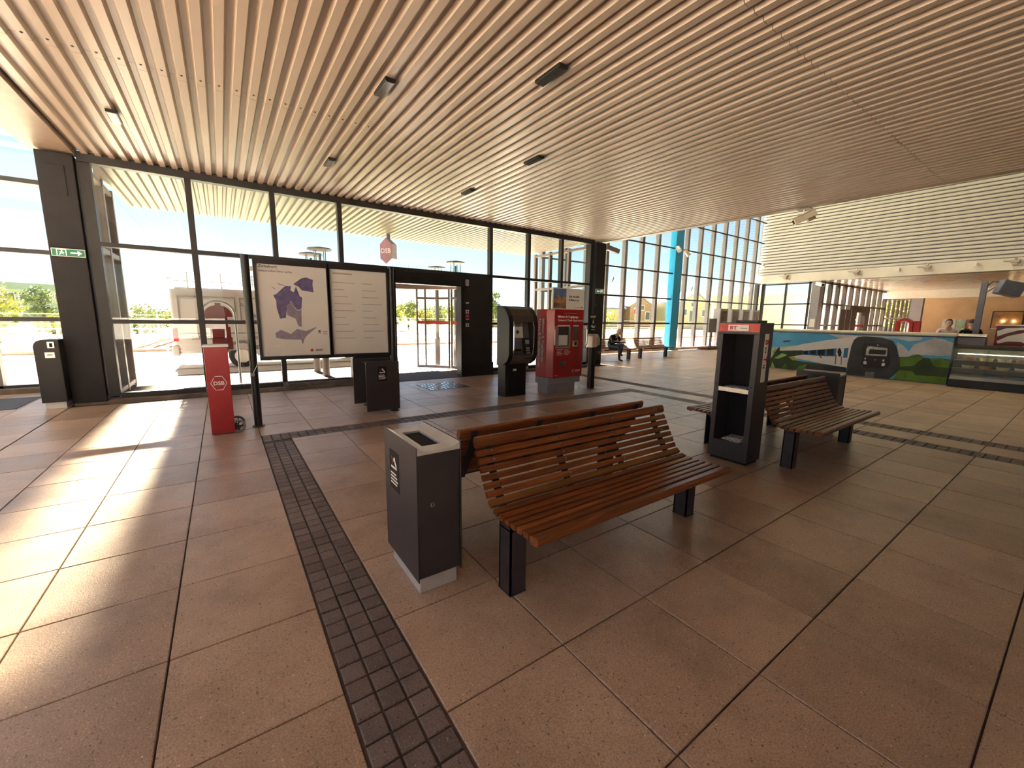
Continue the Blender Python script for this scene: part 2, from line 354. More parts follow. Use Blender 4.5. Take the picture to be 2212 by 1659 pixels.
# flat print outlines: (ink, [(coordinate along the wall, height), ...]) in metres
MURAL =[
('cloud',[(4.73,1.20),(4.05,1.16),(2.67,1.19),(2.67,1.10),(2.92,1.06),(3.19,1.12),(4.45,1.06),(4.55,1.12)]),
('cloud',[(3.16,1.03),(3.01,0.94),(2.89,0.79),(2.81,0.98),(2.67,1.05),(2.50,1.14),(2.45,1.20),(2.40,1.15),(2.31,1.15),(2.22,1.06),(2.15,1.02),(2.13,0.75),(2.29,0.72),(2.54,0.72),(2.80,0.72),(2.89,0.65),(3.06,0.63)]),
('haze',[(6.23,0.68),(5.57,0.78),(5.08,0.68),(5.71,0.41),(6.22,0.36)]),
('white',[(5.99,0.63),(5.33,0.85),(4.75,0.99),(4.13,1.11),(4.03,1.13),(3.94,0.20),(4.19,0.23),(4.81,0.29),(5.18,0.34),(5.71,0.41),(6.09,0.40)]),
('dkgreen',[(6.38,-0.01),(6.17,0.40),(6.09,0.58),(6.00,0.73),(5.97,0.59),(5.32,0.65),(5.31,0.51),(5.71,0.41),(5.47,0.31),(4.80,0.27),(4.17,0.23),(4.13,0.12),(4.78,0.06),(5.42,0.04),(6.26,-0.11)]),
('blue',[(5.33,0.63),(4.46,0.77),(4.46,0.53),(4.74,0.51),(5.32,0.51)]),
('blue',[(4.28,0.78),(4.18,0.80),(4.18,0.51),(4.28,0.51)]),
('black',[(4.70,0.73),(4.53,0.76),(4.51,0.55),(4.68,0.55)]),
('black',[(4.93,0.69),(4.75,0.71),(4.74,0.54),(4.91,0.54)]),
('black',[(5.14,0.66),(4.98,0.68),(4.97,0.54),(5.11,0.54)]),
('black',[(5.31,0.63),(5.18,0.65),(5.18,0.53),(5.30,0.53)]),
('black',[(4.33,0.66),(4.33,0.59),(4.34,0.54),(4.37,0.53),(4.39,0.54),(4.41,0.59),(4.43,0.65),(4.43,0.72),(4.42,0.76),(4.40,0.78),(4.37,0.77),(4.35,0.72)]),
('grey',[(4.47,0.59),(4.44,0.59),(4.43,0.29),(4.46,0.30)]),
('grey',[(4.33,0.55),(4.31,0.55),(4.29,0.29),(4.31,0.29)]),
('char',[(5.14,0.21),(4.17,0.23),(4.12,0.10),(4.78,0.04),(5.15,0.07)]),
('char',[(4.01,1.12),(3.85,1.15),(3.47,1.13),(3.24,1.05),(3.15,0.91),(3.07,0.63),(3.04,0.44),(3.06,0.20),(3.19,0.09),(3.62,0.02),(4.00,0.02),(4.13,0.13),(4.16,0.33),(4.14,0.54),(4.12,0.87),(4.08,1.04)]),
('black',[(3.83,0.96),(3.45,0.99),(3.29,0.88),(3.24,0.62),(3.23,0.40),(3.31,0.29),(3.75,0.27),(3.84,0.36),(3.86,0.66),(3.86,0.89)]),
('silver',[(3.74,0.88),(3.32,0.85),(3.31,0.63),(3.77,0.62),(3.77,0.82)]),
('black',[(3.70,0.80),(3.34,0.79),(3.35,0.67),(3.71,0.66)]),
('white',[(3.72,0.41),(3.72,0.38),(3.74,0.36),(3.76,0.36),(3.79,0.38),(3.80,0.41),(3.79,0.44),(3.77,0.46),(3.75,0.46),(3.73,0.44)]),
('white',[(3.32,0.40),(3.33,0.37),(3.34,0.35),(3.37,0.35),(3.39,0.36),(3.40,0.39),(3.39,0.42),(3.38,0.44),(3.35,0.44),(3.33,0.43)]),
('white',[(3.75,0.53),(3.75,0.51),(3.76,0.50),(3.77,0.50),(3.78,0.51),(3.79,0.52),(3.78,0.54),(3.78,0.55),(3.76,0.55),(3.75,0.54)]),
('white',[(3.35,0.51),(3.35,0.49),(3.36,0.48),(3.37,0.48),(3.39,0.49),(3.39,0.51),(3.39,0.52),(3.38,0.53),(3.37,0.54),(3.35,0.53)]),
('white',[(3.52,0.92),(3.53,0.91),(3.53,0.90),(3.54,0.90),(3.55,0.91),(3.55,0.92),(3.55,0.93),(3.55,0.94),(3.54,0.94),(3.53,0.93)]),
('red',[(3.51,0.51),(3.52,0.50),(3.54,0.49),(3.56,0.49),(3.58,0.51),(3.57,0.52),(3.54,0.53),(3.52,0.52)]),
('grey',[(3.72,0.15),(3.52,0.17),(3.51,0.05),(3.72,0.04)]),
('dkgreen',[(3.06,0.63),(2.90,0.63),(2.81,0.68),(2.71,0.73),(2.57,0.65),(2.37,0.64),(2.30,0.67),(2.18,0.64),(2.17,0.44),(2.16,0.22),(2.16,0.01),(3.26,0.01),(3.21,0.11),(3.05,0.13)]),
('green',[(3.04,0.62),(2.90,0.62),(2.73,0.72),(2.58,0.65),(2.69,0.52),(2.74,0.43),(3.01,0.37)]),
('green',[(2.47,0.64),(2.28,0.66),(2.17,0.62),(2.17,0.44),(2.36,0.44),(2.44,0.57)]),
('green',[(3.02,0.28),(2.76,0.28),(2.68,0.18),(2.32,0.20),(2.18,0.20),(2.16,0.01),(3.26,0.01),(3.12,0.12)]),
('ltgreen',[(6.11,0.34),(5.90,0.51),(5.74,0.47),(5.86,0.39),(6.01,0.32)]),
('yelgreen',[(5.71,0.41),(5.53,0.44),(5.45,0.33),(5.57,0.31)]),
('ltgreen',[(6.16,0.22),(6.05,0.03),(6.18,-0.02)]),
('green',[(5.36,0.16),(5.16,0.23),(5.24,0.00),(5.45,-0.01)]),
('green',[(5.88,0.08),(5.76,0.22),(5.67,0.13),(5.71,-0.02),(5.84,-0.02)]),
('yelgreen',[(6.19,0.54),(6.10,0.66),(6.11,0.52),(6.15,0.46)]),
('dkgreen',[(5.91,0.90),(5.86,0.92),(5.68,0.94),(5.73,0.90),(5.90,0.87)]),
('dkgreen',[(4.90,0.54),(4.87,0.54),(4.79,0.46),(4.82,0.45)]),
('yelgreen',[(6.03,1.20),(5.98,1.20),(5.99,1.14),(6.02,1.14)]),
('yelgreen',[(5.28,0.94),(5.25,0.94),(5.26,0.86)]),
]
MAP =[
('map1',[(0.84,1.93),(0.94,2.01),(1.00,2.03),(1.09,2.00),(1.08,1.94),(1.09,1.83),(0.94,1.85),(0.90,1.90),(0.87,1.91)]),
('map1',[(0.67,1.83),(0.74,1.90),(0.81,1.90),(0.80,1.84),(0.84,1.82),(0.87,1.90),(0.91,1.77),(0.94,1.75),(0.92,1.59),(0.87,1.58),(0.83,1.63),(0.80,1.70),(0.75,1.64),(0.72,1.47),(0.65,1.46),(0.62,1.60),(0.62,1.70),(0.59,1.77),(0.63,1.79)]),
('map2',[(0.74,1.64),(0.80,1.69),(0.83,1.62),(0.87,1.57),(0.92,1.58),(0.91,1.35),(0.87,1.36),(0.84,1.46),(0.74,1.51)]),
('map2',[(0.58,1.26),(0.65,1.31),(0.77,1.25),(0.85,1.32),(0.96,1.29),(1.10,1.35),(1.09,1.33),(0.97,1.23),(0.93,1.17),(0.91,1.10),(0.89,1.17),(0.68,1.18),(0.59,1.20)]),
('map2',[(0.57,1.89),(0.62,1.86),(0.61,1.85),(0.58,1.88)]),
('map2',[(0.64,1.94),(0.68,1.92),(0.74,1.91),(0.73,1.90),(0.67,1.91)]),
('red',[(1.04,1.02),(1.04,1.00),(1.03,1.00),(1.02,1.00),(1.01,1.00),(1.00,1.02),(1.01,1.03),(1.02,1.04),(1.03,1.04),(1.04,1.03)]),
('map3',[(1.12,1.30),(1.15,1.30),(1.15,1.28),(1.12,1.28)]),
('map3',[(1.12,1.27),(1.15,1.27),(1.15,1.26),(1.12,1.26)]),
]
# ================================================================ THE SETTING
def zc(y): return 3.95 + (y-9.6)*0.008          # underside of the low roof, rising slightly outwards
# ---- floor: dark bed, pavers and brick bands as separate pieces
floor = struct(MB().box(-9.2, 28.3, -7.2, 13.1, -.14, -.012).build('floor', M_GROUT))
T = .6
rects = []                 # (x0,x1,y0,y1)
def fill(x0, x1, y0, y1, gx, gy):
    k0 = math.floor((x0-gx)/T); x = gx+k0*T
    while x < x1-1e-6:
        a, b = max(x, x0), min(x+T, x1)
        j0 = math.floor((y0-gy)/T); y = gy+j0*T
        while y < y1-1e-6:
            c, d = max(y, y0), min(y+T, y1)
            if b-a > .04 and d-c > .04: rects.append((a, b, c, d))
            y += T
        x += T
fill(-9.1, -2.1, -7.1, 11.3, .29, .36)
fill(-2.1, .29, -7.1, 9.28, .29, .36)
fill(.59, 7.05, -7.1, 5.6, .595, .055)
fill(.29, 7.34, 5.9, 9.28, .29, 5.9)
fill(7.34, 7.82, -7.1, 9.28, 7.34, .055)
fill(8.12, 10.4, -7.1, 9.28, 8.12, .055)
fill(10.4, 28.2, -7.1, 12.75, 8.12, .055)
bricks = []
def band(x0, x1, y0, y1, along):
    if along == 'y':
        n = int((y1-y0)/.1)
        for k in range(n):
            for c in range(3):
                wdt = (x1-x0)/3; bricks.append((x0+c*wdt, x0+(c+1)*wdt, y0+k*.1, y0+k*.1+.1))
    else:
        n = int((x1-x0)/.1)
        for k in range(n):
            for c in range(3):
                wdt = (y1-y0)/3; bricks.append((x0+k*.1, x0+k*.1+.1, y0+c*wdt, y0+(c+1)*wdt))
band(.295, .59, -.6, 5.6, 'y'); band(.295, 7.34, 5.6, 5.9, 'x'); band(7.05, 7.34, -1.4, 5.6, 'y'); band(7.82, 8.12, -1.4, 5.6, 'y')
def seen(r):
    p = proj(((r[0]+r[1])/2, (r[2]+r[3])/2, 0))
    if p is None or not (-120 < p[0] < 2330 and -50 < p[1] < 1780): return 0
    return (r[1]-r[0])*(r[3]-r[2])/p[2]**3
def lay(rs, name, m, gap, ch, nmax=300):
    rs = sorted(rs, key=lambda r: -seen(r)); rest = MB(); cache = {}
    for i, (a, b, c, d) in enumerate(rs):
        hx, hy = (b-a)/2-gap/2, (d-c)/2-gap/2
        if i < nmax and seen((a, b, c, d)) > 0:
            key = (round(hx, 4), round(hy, 4))
            if key not in cache: cache[key] = MB().chbox(-hx, hx, -hy, hy, -.012, 0, ch).mesh(name, m)
            o = bpy.data.objects.new(name, cache[key]); COL.objects.link(o); o.parent = floor
            o.location = ((a+b)/2, (c+d)/2, rnd.uniform(-.0015, 0)); o.rotation_euler = (rnd.uniform(-.001, .001), rnd.uniform(-.001, .001), rnd.uniform(-.002, .002))
        else:
            rest.chbox((a+b)/2-hx, (a+b)/2+hx, (c+d)/2-hy, (c+d)/2+hy, -.012, rnd.uniform(-.001, 0), ch)
    tag(rest.build(name+'_field', m, floor), None, kind='stuff')
lay(rects, 'paver', M_PAVER, .007, .003)
lay(bricks, 'brick', M_BRICK, .009, .004)

# ---- ceiling: folded metal sheets (ribs run towards the glass wall)
def corr(mb, x0, x1, y0, y1, zf, pitch=.157, depth=.045, lo=.072, up_=.045):
    sl = (pitch-lo-up_)/2; prof = []
    x = x0
    while x < x1-pitch+1e-6:
        prof += [(x, depth), (x+up_, depth), (x+up_+sl, 0), (x+up_+sl+lo, 0)]; x += pitch
    prof.append((x, depth))
    vs_ = []
    for y in (y0, y1): vs_ += [(px_, y, zf(y)+dz) for px_, dz in prof]
    n = len(prof)
    for y in (y0, y1): vs_ += [(px_, y, zf(y)+dz+.004) for px_, dz in prof]
    fs = [(i, i+1, n+i+1, n+i) for i in range(n-1)] + [(2*n+i, 3*n+i, 3*n+i+1, 2*n+i+1) for i in range(n-1)]
    fs += [(i, 2*n+i, 2*n+i+1, i+1) for i in range(n-1)] + [(n+i, n+i+1, 3*n+i+1, 3*n+i) for i in range(n-1)]
    return mb.add(vs_, fs)
ceiling = struct(MB().prism([(-7.0, 4.05), (13.5, 4.20), (13.5, 4.75), (-7.0, 4.75)], 'x', -1.66, 10.28).build('ceiling', M_TRIM))
for y0, y1 in ((-7.0, 1.9), (1.905, 5.9), (5.905, 9.54)):
    corr(MB(), -1.655, 10.12, y0, y1, zc).build('ceiling_sheet', M_CEIL, ceiling)
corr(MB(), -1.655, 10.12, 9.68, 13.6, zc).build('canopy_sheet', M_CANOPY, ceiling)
scm = MB().lathe([(.012, .004), (.012, 0), (.006, -.005)], (0, 0, 0), 8).mesh('screw', M_FRAME)
for k in range(22):
    link('screw', scm, ceiling, loc=(-1.655+.157*k+.10, 5.78, zc(5.78)-.002))
trim1 = struct(MB().prism([(-7.0, 3.80), (9.72, 3.93), (9.72, 4.72), (-7.0, 4.72)], 'x', -2.2, -1.68).build('trim_1', M_TRIM))
trim2 = struct(MB().prism([(-7.0, 3.805), (9.72, 3.935), (9.72, 4.72), (-7.0, 4.72)], 'x', 10.13, 10.34).build('trim_2', M_TRIM))
# upper walls of the two tall halls above the low roof; unseen roofs and left side shaped for the light
struct(MB().box(-1.9, -1.7, -7.0, 11.5, 4.75, 9.6).build('wall_upper_left', M_WHITE))
struct(MB().box(10.14, 10.34, -7.0, 13.1, 4.75, 10.6).build('wall_upper_right', M_WHITE))
roofL = struct(MB().box(-4.6, -1.7, -7.2, 18.0, 9.0, 9.3).build('ceiling_left_sunshade', M_WHITE))  # unseen roof, stretched out past the glass to keep sun off the floor
for k in range(11): MB().box(-9.4, -4.6, -7.2+k*1.9, -7.0+k*1.9, 9.0, 9.2).build('added_rafter', M_WHITE, roofL)
for k in range(10): MB().box(-9.4, -4.6, -7.0+k*1.9, -5.3+k*1.9, 9.10, 9.112).build('pane', M_GLASS, roofL)  # unseen glass roof, added to bring daylight to the left floor
struct(MB().box(10.14, 28.4, -7.2, 20.2, 10.6, 10.9).build('ceiling_right_sunshade', M_WHITE))  # overhang beyond the glass is added, out of view, to block direct sun
wallL = sthing('wall_left')  # unseen side; glazing added so more light reaches the left floor
MB().box(-9.4, -9.2, -7.2, 11.6, -.1, .5).build('wall_panel', M_WHITE, wallL); MB().box(-9.4, -9.2, -7.2, 11.6, 8.2, 9.0).build('wall_panel', M_WHITE, wallL)
for k in range(11): MB().box(-9.38, -9.22, -7.2+k*1.85, -7.08+k*1.85, .5, 8.2).build('mullion', M_FRAME, wallL)
for k in range(10): MB().box(-9.306, -9.294, -7.08+k*1.85, -5.35+k*1.85, .5, 8.2).build('pane', M_GLASS, wallL)
struct(MB().box(-140, -9.4, -8, 9.66, -.5, -.05).build('ground_left', M_PAVE))
# ---- rear side, behind the camera: solid wall with a run of glazing
rear = sthing('wall_rear')
m_rear = mat('rear_wall_paint', (.13, .10, .085), .6, var=.06)
MB().box(.2, 28.4, -7.3, -7.1, -.1, 10.6).build('wall_panel', m_rear, rear)
MB().box(-9.4, .2, -7.3, -7.1, 3.7, 9.3).build('wall_panel', m_rear, rear)
MB().box(-9.4, .2, -7.3, -7.1, -.1, .1).build('wall_panel', m_rear, rear)
for k in range(9): MB().box(-9.4+k*1.2-.06, -9.4+k*1.2+.06, -7.28, -7.12, .1, 3.7).build('mullion', M_FRAME, rear)
for k in range(8): MB().box(-9.4+k*1.2+.06, -9.4+(k+1)*1.2-.06, -7.206, -7.194, .1, 3.7).build('pane', M_GLASS, rear)

struct(MB().prism([(-2.45, 0), (-2.25, 0), (-2.25, 3.84), (-2.45, 3.84)], 'x', 1.6, 10.1).build('wall_shade_added', m_rear))  # unseen wall added behind the camera to darken the right floor
# ---- front glass wall (window_1) with the door opening between X 2.3 and 5.93
win1 = sthing('window_1')
def fr(p, x0, x1, y0, y1, z0, z1, name, m=M_FRAME, bevel=.004): return MB().box(x0, x1, y0, y1, z0, z1).build(name, m, p, bevel=bevel)
YF0, YF1 = 9.52, 9.66
MX = [-.305, .975, 2.2, 5.96, 7.22, 8.45]
fr(win1, -1.66, -1.52, YF0, YF1, .1, 3.83, 'jamb'); fr(win1, 9.62, 9.76, YF0, YF1, .1, 3.83, 'jamb')
fr(win1, -1.66, 9.76, YF0-.02, YF1, 3.83, 3.98, 'head')
for x in MX: fr(win1, x-.045, x+.045, YF0, YF1, 2.64 if x == 2.2 else .14, 3.83, 'mullion')
xs = [-1.52, -.305, .975, 2.2, 5.96, 7.22, 8.45, 9.62]
def bay(x0, x1, zs):
    for a, b in zip(zs[:-1], zs[1:]):
        MB().box(x0, x1, 9.584, 9.596, a, b).build('pane', M_GLASS, win1)
for a, b in ((-1.52, -.35), (-.26, .93), (1.02, 2.28), (6.005, 7.175), (7.265, 8.405), (8.495, 9.62)):
    fr(win1, a, b, YF0, YF1, 2.57, 2.64, 'transom'); fr(win1, a, b, YF0, YF1, 1.325, 1.395, 'transom'); fr(win1, a, b, YF0, YF1, .06, .145, 'sill')
    bay(a, b, [.145, 1.325]); bay(a, b, [1.395, 2.57])
for a, b in ((-1.52, -.35), (-.26, .93), (1.02, 2.155), (2.245, 5.915), (6.005, 7.175), (7.265, 8.405), (8.495, 9.62)): bay(a, b, [2.64, 3.83])
fr(win1, 2.245, 5.96, YF0, YF1, 2.56, 2.64, 'transom')
m_conc = mat('plinth_concrete', (.16, .12, .09), .85, var=.25, vscale=7)
fr(win1, -1.66, 2.3, 9.36, 9.66, -.01, .06, 'plinth', m_conc); fr(win1, 5.95, 9.76, 9.36, 9.66, -.01, .06, 'plinth', m_conc)
fr(win1, 1.02, 2.28, 9.42, 9.52, .06, .12, 'sill_board', m_conc)

# ---- columns
colL = sthing('column_1'); colR = sthing('column_2')
MB().box(-2.1, -1.69, 9.47, 9.95, .03, 3.9).build('shaft', M_COLUMN, colL, bevel=.01)
MB().box(-2.08, -1.66, 9.45, 9.93, -.01, .03).build('base', m_conc, colL)
MB().box(-2.02, -1.80, 9.462, 9.47, 3.28, 3.72).build('hatch', M_COLUMN, colL, bevel=.003)
MB().box(9.80, 10.22, 9.44, 9.92, .03, 3.9).build('shaft', M_COLUMN, colR, bevel=.01)
MB().box(9.78, 10.24, 9.42, 9.94, -.01, .03).build('base', m_conc, colR)

# ---- glass returns left and right of the canopy
def ret(name, x, y0, y1, ys, m, zt=3.9):
    o = sthing(name)
    for y in [y0, y1]+ys: MB().box(x-.06, x+.06, y-.05, y+.05, 0, zt).build('mullion', m, o, bevel=.004)
    for z in (.08, 1.36, 2.6, zt-.08):
        MB().box(x-.05, x+.05, y0, y1, z-.04, z+.04).build('transom', m, o)
    yy = sorted([y0, y1]+ys)
    for a, b in zip(yy[:-1], yy[1:]): MB().box(x-.006, x+.006, a+.05, b-.05, .12, zt-.12).build('pane', M_GLASS, o)
    return o
m_ret = mat('return_frame_paint', (.20, .175, .165), .45, var=.06)
ret('window_2', -1.66, 9.95, 11.75, [10.9], m_ret)
ret('window_3', 9.98, 9.95, 12.75, [10.9, 11.9], m_ret)

# ---- tall hall glazing: left (window_4) and right (window_5)
win4 = sthing('window_4')
for x in (-9.1, -8.0, -6.85, -5.7, -4.55, -3.45, -1.75):
    MB().box(x-.05, x+.05, 11.5, 11.66, 0, 9.0).build('mullion', m_ret, win4, bevel=.004)
for z in (.10, 1.365, 2.6, 3.83, 5.06, 6.3, 7.5, 8.9): MB().box(-9.2, -1.7, 11.5, 11.66, z-.04, z+.04).build('transom', M_FRAME, win4, bevel=.004)
for k, x in enumerate((-9.1, -8.0, -6.85, -5.7, -4.55, -3.45)):
    x1 = (-8.0, -6.85, -5.7, -4.55, -3.45, -1.75)[k]
    MB().box(x+.05, x1-.05, 11.57, 11.582, .14, 8.86).build('pane', M_GLASS, win4)
MB().box(-9.2, -2.1, 11.3, 11.5, -.01, .09).build('plinth', m_conc, win4)
win5 = sthing('window_5')
mxs = [10.45+1.2*k for k in range(15)]
for x in mxs:
    if abs(x-18.9) < .3: continue
    MB().box(x-.08, x+.08, 12.86, 13.06, 0.05, 10.6).build('mullion', M_FRAME_LT, win5, bevel=.004)
for z in (1.36, 2.585, 3.84, 5.06, 6.3, 7.5, 8.7):
    MB().box(10.3, 18.75, 12.78, 12.86, z-.035, z+.035).build('transom', M_FRAME, win5, bevel=.01)
    MB().box(19.35, 28.0, 12.78, 12.86, z-.035, z+.035).build('transom', M_FRAME, win5, bevel=.01)
for a, b in zip(mxs[:-1], mxs[1:]):
    MB().box(a+.08, b-.08, 12.925, 12.937, .12, 10.55).build('pane', M_GLASS, win5)
MB().box(10.3, 28.2, 12.75, 13.05, -.01, .12).build('sill', m_conc, win5)
blue = sthing('column_3'); MB().box(18.75, 19.30, 12.70, 13.05, 0, 10.6).build('shaft', M_BLUE, blue, bevel=.02)
MB().box(19.30, 19.42, 12.74, 13.05, 0, 10.6).build('side_plate', M_FRAME_LT, blue)  # grey plate down one side of the blue column

# ---- end wall of the tall hall: white louvre slats above a bright beam (wall_right)
wallR = struct(MB().box(28.15, 28.4, -7.2, 13.1, 3.87, 10.6).build('wall_right', mat('louvre_backing', (.20, .17, .15), .7, var=.05)))
slat = MB().prism([(0, 0), (-.075, .004), (-.10, .03), (-.10, .10), (-.085, .125), (0, .135)], 'y', -10.0, 10.0)
slat.v = [(x, y, z) for x, y, z in slat.v]
slm = slat.mesh('slat', M_LOUVRE)
for k in range(35): link('slat', slm, wallR, loc=(28.15, 3.0, 4.40+k*.175))
struct(MB().box(27.98, 28.4, -7.2, 13.05, 3.87, 4.37).build('trim_3', M_BEAM))
struct(MB().box(27.95, 28.15, 12.9, 13.1, 0, 3.87).build('column_4', M_FRAME))

# ---- second low hall beyond the beam
far_floor = struct(MB().box(28.3, 53.0, -6.0, 13.1, -.14, -.005).build('floor_far_hall', mat('far_floor', (.20, .14, .10), .5, var=.2)))
struct(MB().box(28.4, 40.6, -6.0, 9.7, 3.87, 4.2).build('ceiling_far_hall', mat('far_ceiling', (.36, .28, .22), .22, var=.06, vscale=1)))
win6 = sthing('window_6')          # cross glazing facing the big hall
for y, wd in ((12.75, .16), (11.45, .08), (10.2, .08)): MB().box(28.3, 28.45, y-wd/2, y+wd/2, 0, 3.87).build('mullion', M_FRAME, win6)
for z in (.1, 1.36, 2.6, 3.8): MB().box(28.3, 28.45, 10.0, 12.75, z-.04, z+.04).build('transom', M_FRAME, win6)
for a, b in ((11.49, 12.67), (10.24, 11.41)): MB().box(28.37, 28.38, a, b, .14, 3.76).build('pane', M_GLASS, win6)
struct(MB().box(28.0, 28.5, 9.55, 9.98, 0, 3.87).build('column_5', mat('grey_column_paint', (.30, .29, .33), .5, var=.05), bevel=.01))
win7 = sthing('window_7')          # long glazing of the far hall
m_brown = mat('brown_frame_paint', (.055, .038, .030), .45, var=.1)
for k in range(11):
    x = 28.6+k*1.19
    MB().box(x-.09, x+.09, 9.55, 9.75, 0, 3.87).build('mullion', m_brown, win7)
for z in (.1, 1.36, 2.6, 3.8): MB().box(28.5, 40.5, 9.58, 9.70, z-.05, z+.05).build('transom', m_brown, win7)
for k in range(10):
    if 3 <= k <= 5: continue
    MB().box(28.7+k*1.19, 29.7+k*1.19, 9.63, 9.642, .14, 3.76).build('pane', M_GLASS, win7)
pv = thing('entrance_portal', 'brown glazed entrance portal in the far hall', 'doorway', (34.0, 9.4, 0))
MB().box(-2.0, 1.8, -.2, .05, 2.2, 2.6).build('header', m_brown, pv); MB().box(-2.0, -.8, -.2, .05, 0, 2.2).build('side_panel', m_brown, pv); MB().box(1.0, 1.8, -.2, .05, 0, 2.2).build('side_panel', m_brown, pv)
MB().box(-.8, 1.0, -.09, -.07, 0, 2.2).build('pane', M_GLASS, pv); MB().box(-.8, 1.0, -.1, -.09, 1.28, 1.42).build('red_strip', M_INKR, pv)
m_boards = mat('grey_board', (.16, .13, .12), .6, var=.1)
ptn = thing('board_partition', 'dark grey board partition behind the far hall glazing', 'partition', (30.6, 8.9, 0))
for k in range(3): MB().box(-1.2+k*.9, -1.2+k*.9+.86, -.02, .02, 0, 2.3).build('board', m_boards, ptn)
struct(MB().box(40.4, 40.7, -6.0, 9.7, 3.32, 3.87).build('trim_4', M_WHITE))
struct(MB().box(40.4, 53.0, -6.0, 13.1, 3.87, 4.2).build('ceiling_last_hall', mat('last_ceiling', (.50, .40, .32), .6, var=.05)))
struct(MB().box(40.45, 40.9, 7.55, 8.15, 0, 3.32).build('column_6', mat('grey_column_paint', (.30, .29, .33)), bevel=.01))
win8 = sthing('window_8')
for y in (9.6, 8.15): MB().box(40.5, 40.6, y-.06, y+.06, 0, 3.32).build('mullion', M_FRAME_LT, win8)
for z in (.1, 1.9, 3.25): MB().box(40.5, 40.6, 8.15, 9.6, z-.04, z+.04).build('transom', M_FRAME_LT, win8)
MB().box(40.54, 40.55, 8.2, 9.55, .14, 3.2).build('pane', M_GLASS, win8)
win9 = sthing('window_9')
for k in range(9): MB().box(42.0+k*1.2, 42.14+k*1.2, 9.9, 10.05, 0, 3.87).build('mullion', m_brown, win9)
for z in (.1, 1.9): MB().box(42.0, 52.0, 9.93, 10.0, z-.04, z+.04).build('transom', m_brown, win9)
for k in range(8): MB().box(42.14+k*1.2, 43.2+k*1.2, 9.96, 9.97, .14, 3.8).build('pane', M_GLASS, win9)
woodw = struct(MB().box(52.0, 52.3, -6.0, 10.1, 0, 3.9).build('wall_end', mat('warm_plaster', (.46, .30, .18), .7, var=.12, vscale=.8)))
struct(MB().box(28.4, 53.0, -6.2, -6.0, 0, 4.0).build('wall_far_rear', m_rear))

# ---- ground outside
ground = struct(MB().box(-140, 200, 9.66, 160, -.5, -.05).build('ground', M_GRASS))
MB().box(-60, 120, 9.70, 14.45, -.06, -.015).build('pavement', M_PAVE, ground)
MB().box(-60, 120, 14.6, 21.9, -.06, -.03).build('roadway', M_ASPH if False else mat('road_surface', (.46, .42, .36), .85, var=.06), ground)
MB().box(-60, 120, 14.45, 14.6, -.06, .0).build('kerb', mat('kerb_stone', (.33, .30, .27), .8, var=.1), ground)
MB().box(-60, 120, 21.9, 22.3, -.06, .08).build('kerb', mat('brick_kerb', (.30, .15, .10), .8, var=.15), ground)
struct(MB().box(-140, 200, -160, -7.4, -.5, -.05).build('ground_rear', M_PAVE))
# ================================================================ AUTOMATIC DOOR
door = sthing('door_1')
m_mat = M_MAT
OFF[door.name] = Vector((0, 0, 0))
MB().box(3.22, 5.02, 9.36, 9.60, 2.27, 2.55).build('header', M_BLACK, door, bevel=.004)
MB().box(2.3, 3.3, 9.36, 9.62, 0, 2.55).build('side_panel', M_BLACK, door, bevel=.004)
MB().box(5.02, 5.93, 9.40, 9.62, .10, 2.55).build('side_panel', M_DGREY if False else M_COLUMN, door, bevel=.004)
MB().box(4.96, 5.06, 9.34, 9.60, 0, 2.55).build('jamb', M_BLACK, door, bevel=.004)
MB().box(5.02, 5.93, 9.34, 9.40, 0, .34).build('kick_plate', M_BLACK, door, bevel=.003)
MB().box(3.66, 3.92, 9.345, 9.362, 2.37, 2.42).build('sensor', M_BLACKM, door); MB().box(4.66, 4.84, 9.345, 9.362, 2.35, 2.40).build('sensor', M_BLACKM, door)
sw = MB().box(5.10, 5.20, 9.36, 9.40, 2.30, 2.46).build('alarm_box', M_GREYP, door, bevel=.008); MB().cyl((5.15, 9.38, 2.30), (5.15, 9.38, 2.22), .012).build('cable', M_BLACK, sw)
for z, h, m in ((1.88, .03, M_INKW), (1.66, .09, M_INKW), (1.55, .07, M_INKR), (1.47, .02, M_INKW), (1.32, .08, M_INKW)):
    MB().box(5.12, 5.21, 9.393, 9.40, z-h/2, z+h/2).build('sticker', m, door)
for z, h in ((1.66, .05), (1.32, .045)): MB().box(5.145, 5.195, 9.390, 9.393, z-h/2, z+h/2).build('symbol', M_INKD, door)
# curved drum of glass outside the opening
DC, DR = (4.15, 10.35), 1.42
def arc(a0, a1, r, n=10): return [(DC[0]+r*math.cos(R(a0+(a1-a0)*k/n)), DC[1]+r*math.sin(R(a0+(a1-a0)*k/n))) for k in range(n+1)]
def curved(name, a0, a1, r0, r1, z0, z1, m, n=10, parent=door):
    o = arc(a0, a1, r1, n); i = arc(a0, a1, r0, n)[::-1]
    return MB().prism(o+i, 'z', z0, z1).build(name, m, parent)
curved('drum_header', -32, 212, 1.36, 1.50, 2.30, 2.52, M_TRIM, 24)
MB().prism(arc(-28, 208, 1.5, 24), 'z', 2.48, 2.52).build('drum_ceiling', mat('drum_ceiling_paint', (.45, .36, .30), .4, var=.1), door)
def leaf(a0, a1, r, am):
    for a in (a0, a1)+am:
        x, y = DC[0]+r*math.cos(R(a)), DC[1]+r*math.sin(R(a))
        MB().cyl((x, y, .02), (x, y, 2.30), .028, n=8).build('door_stile', m_ret, door)
    curved('door_rail', a0, a1, r-.025, r+.025, .02, .10, m_ret, 8); curved('door_rail', a0, a1, r-.025, r+.025, 2.02, 2.08, m_ret, 8)
    curved('pane', a0, a1, r-.005, r+.005, .10, 2.02, M_GLASS, 8)
    curved('red_strip', a0, a1, r-.008, r-.006, 1.31, 1.40, M_INKR, 8)
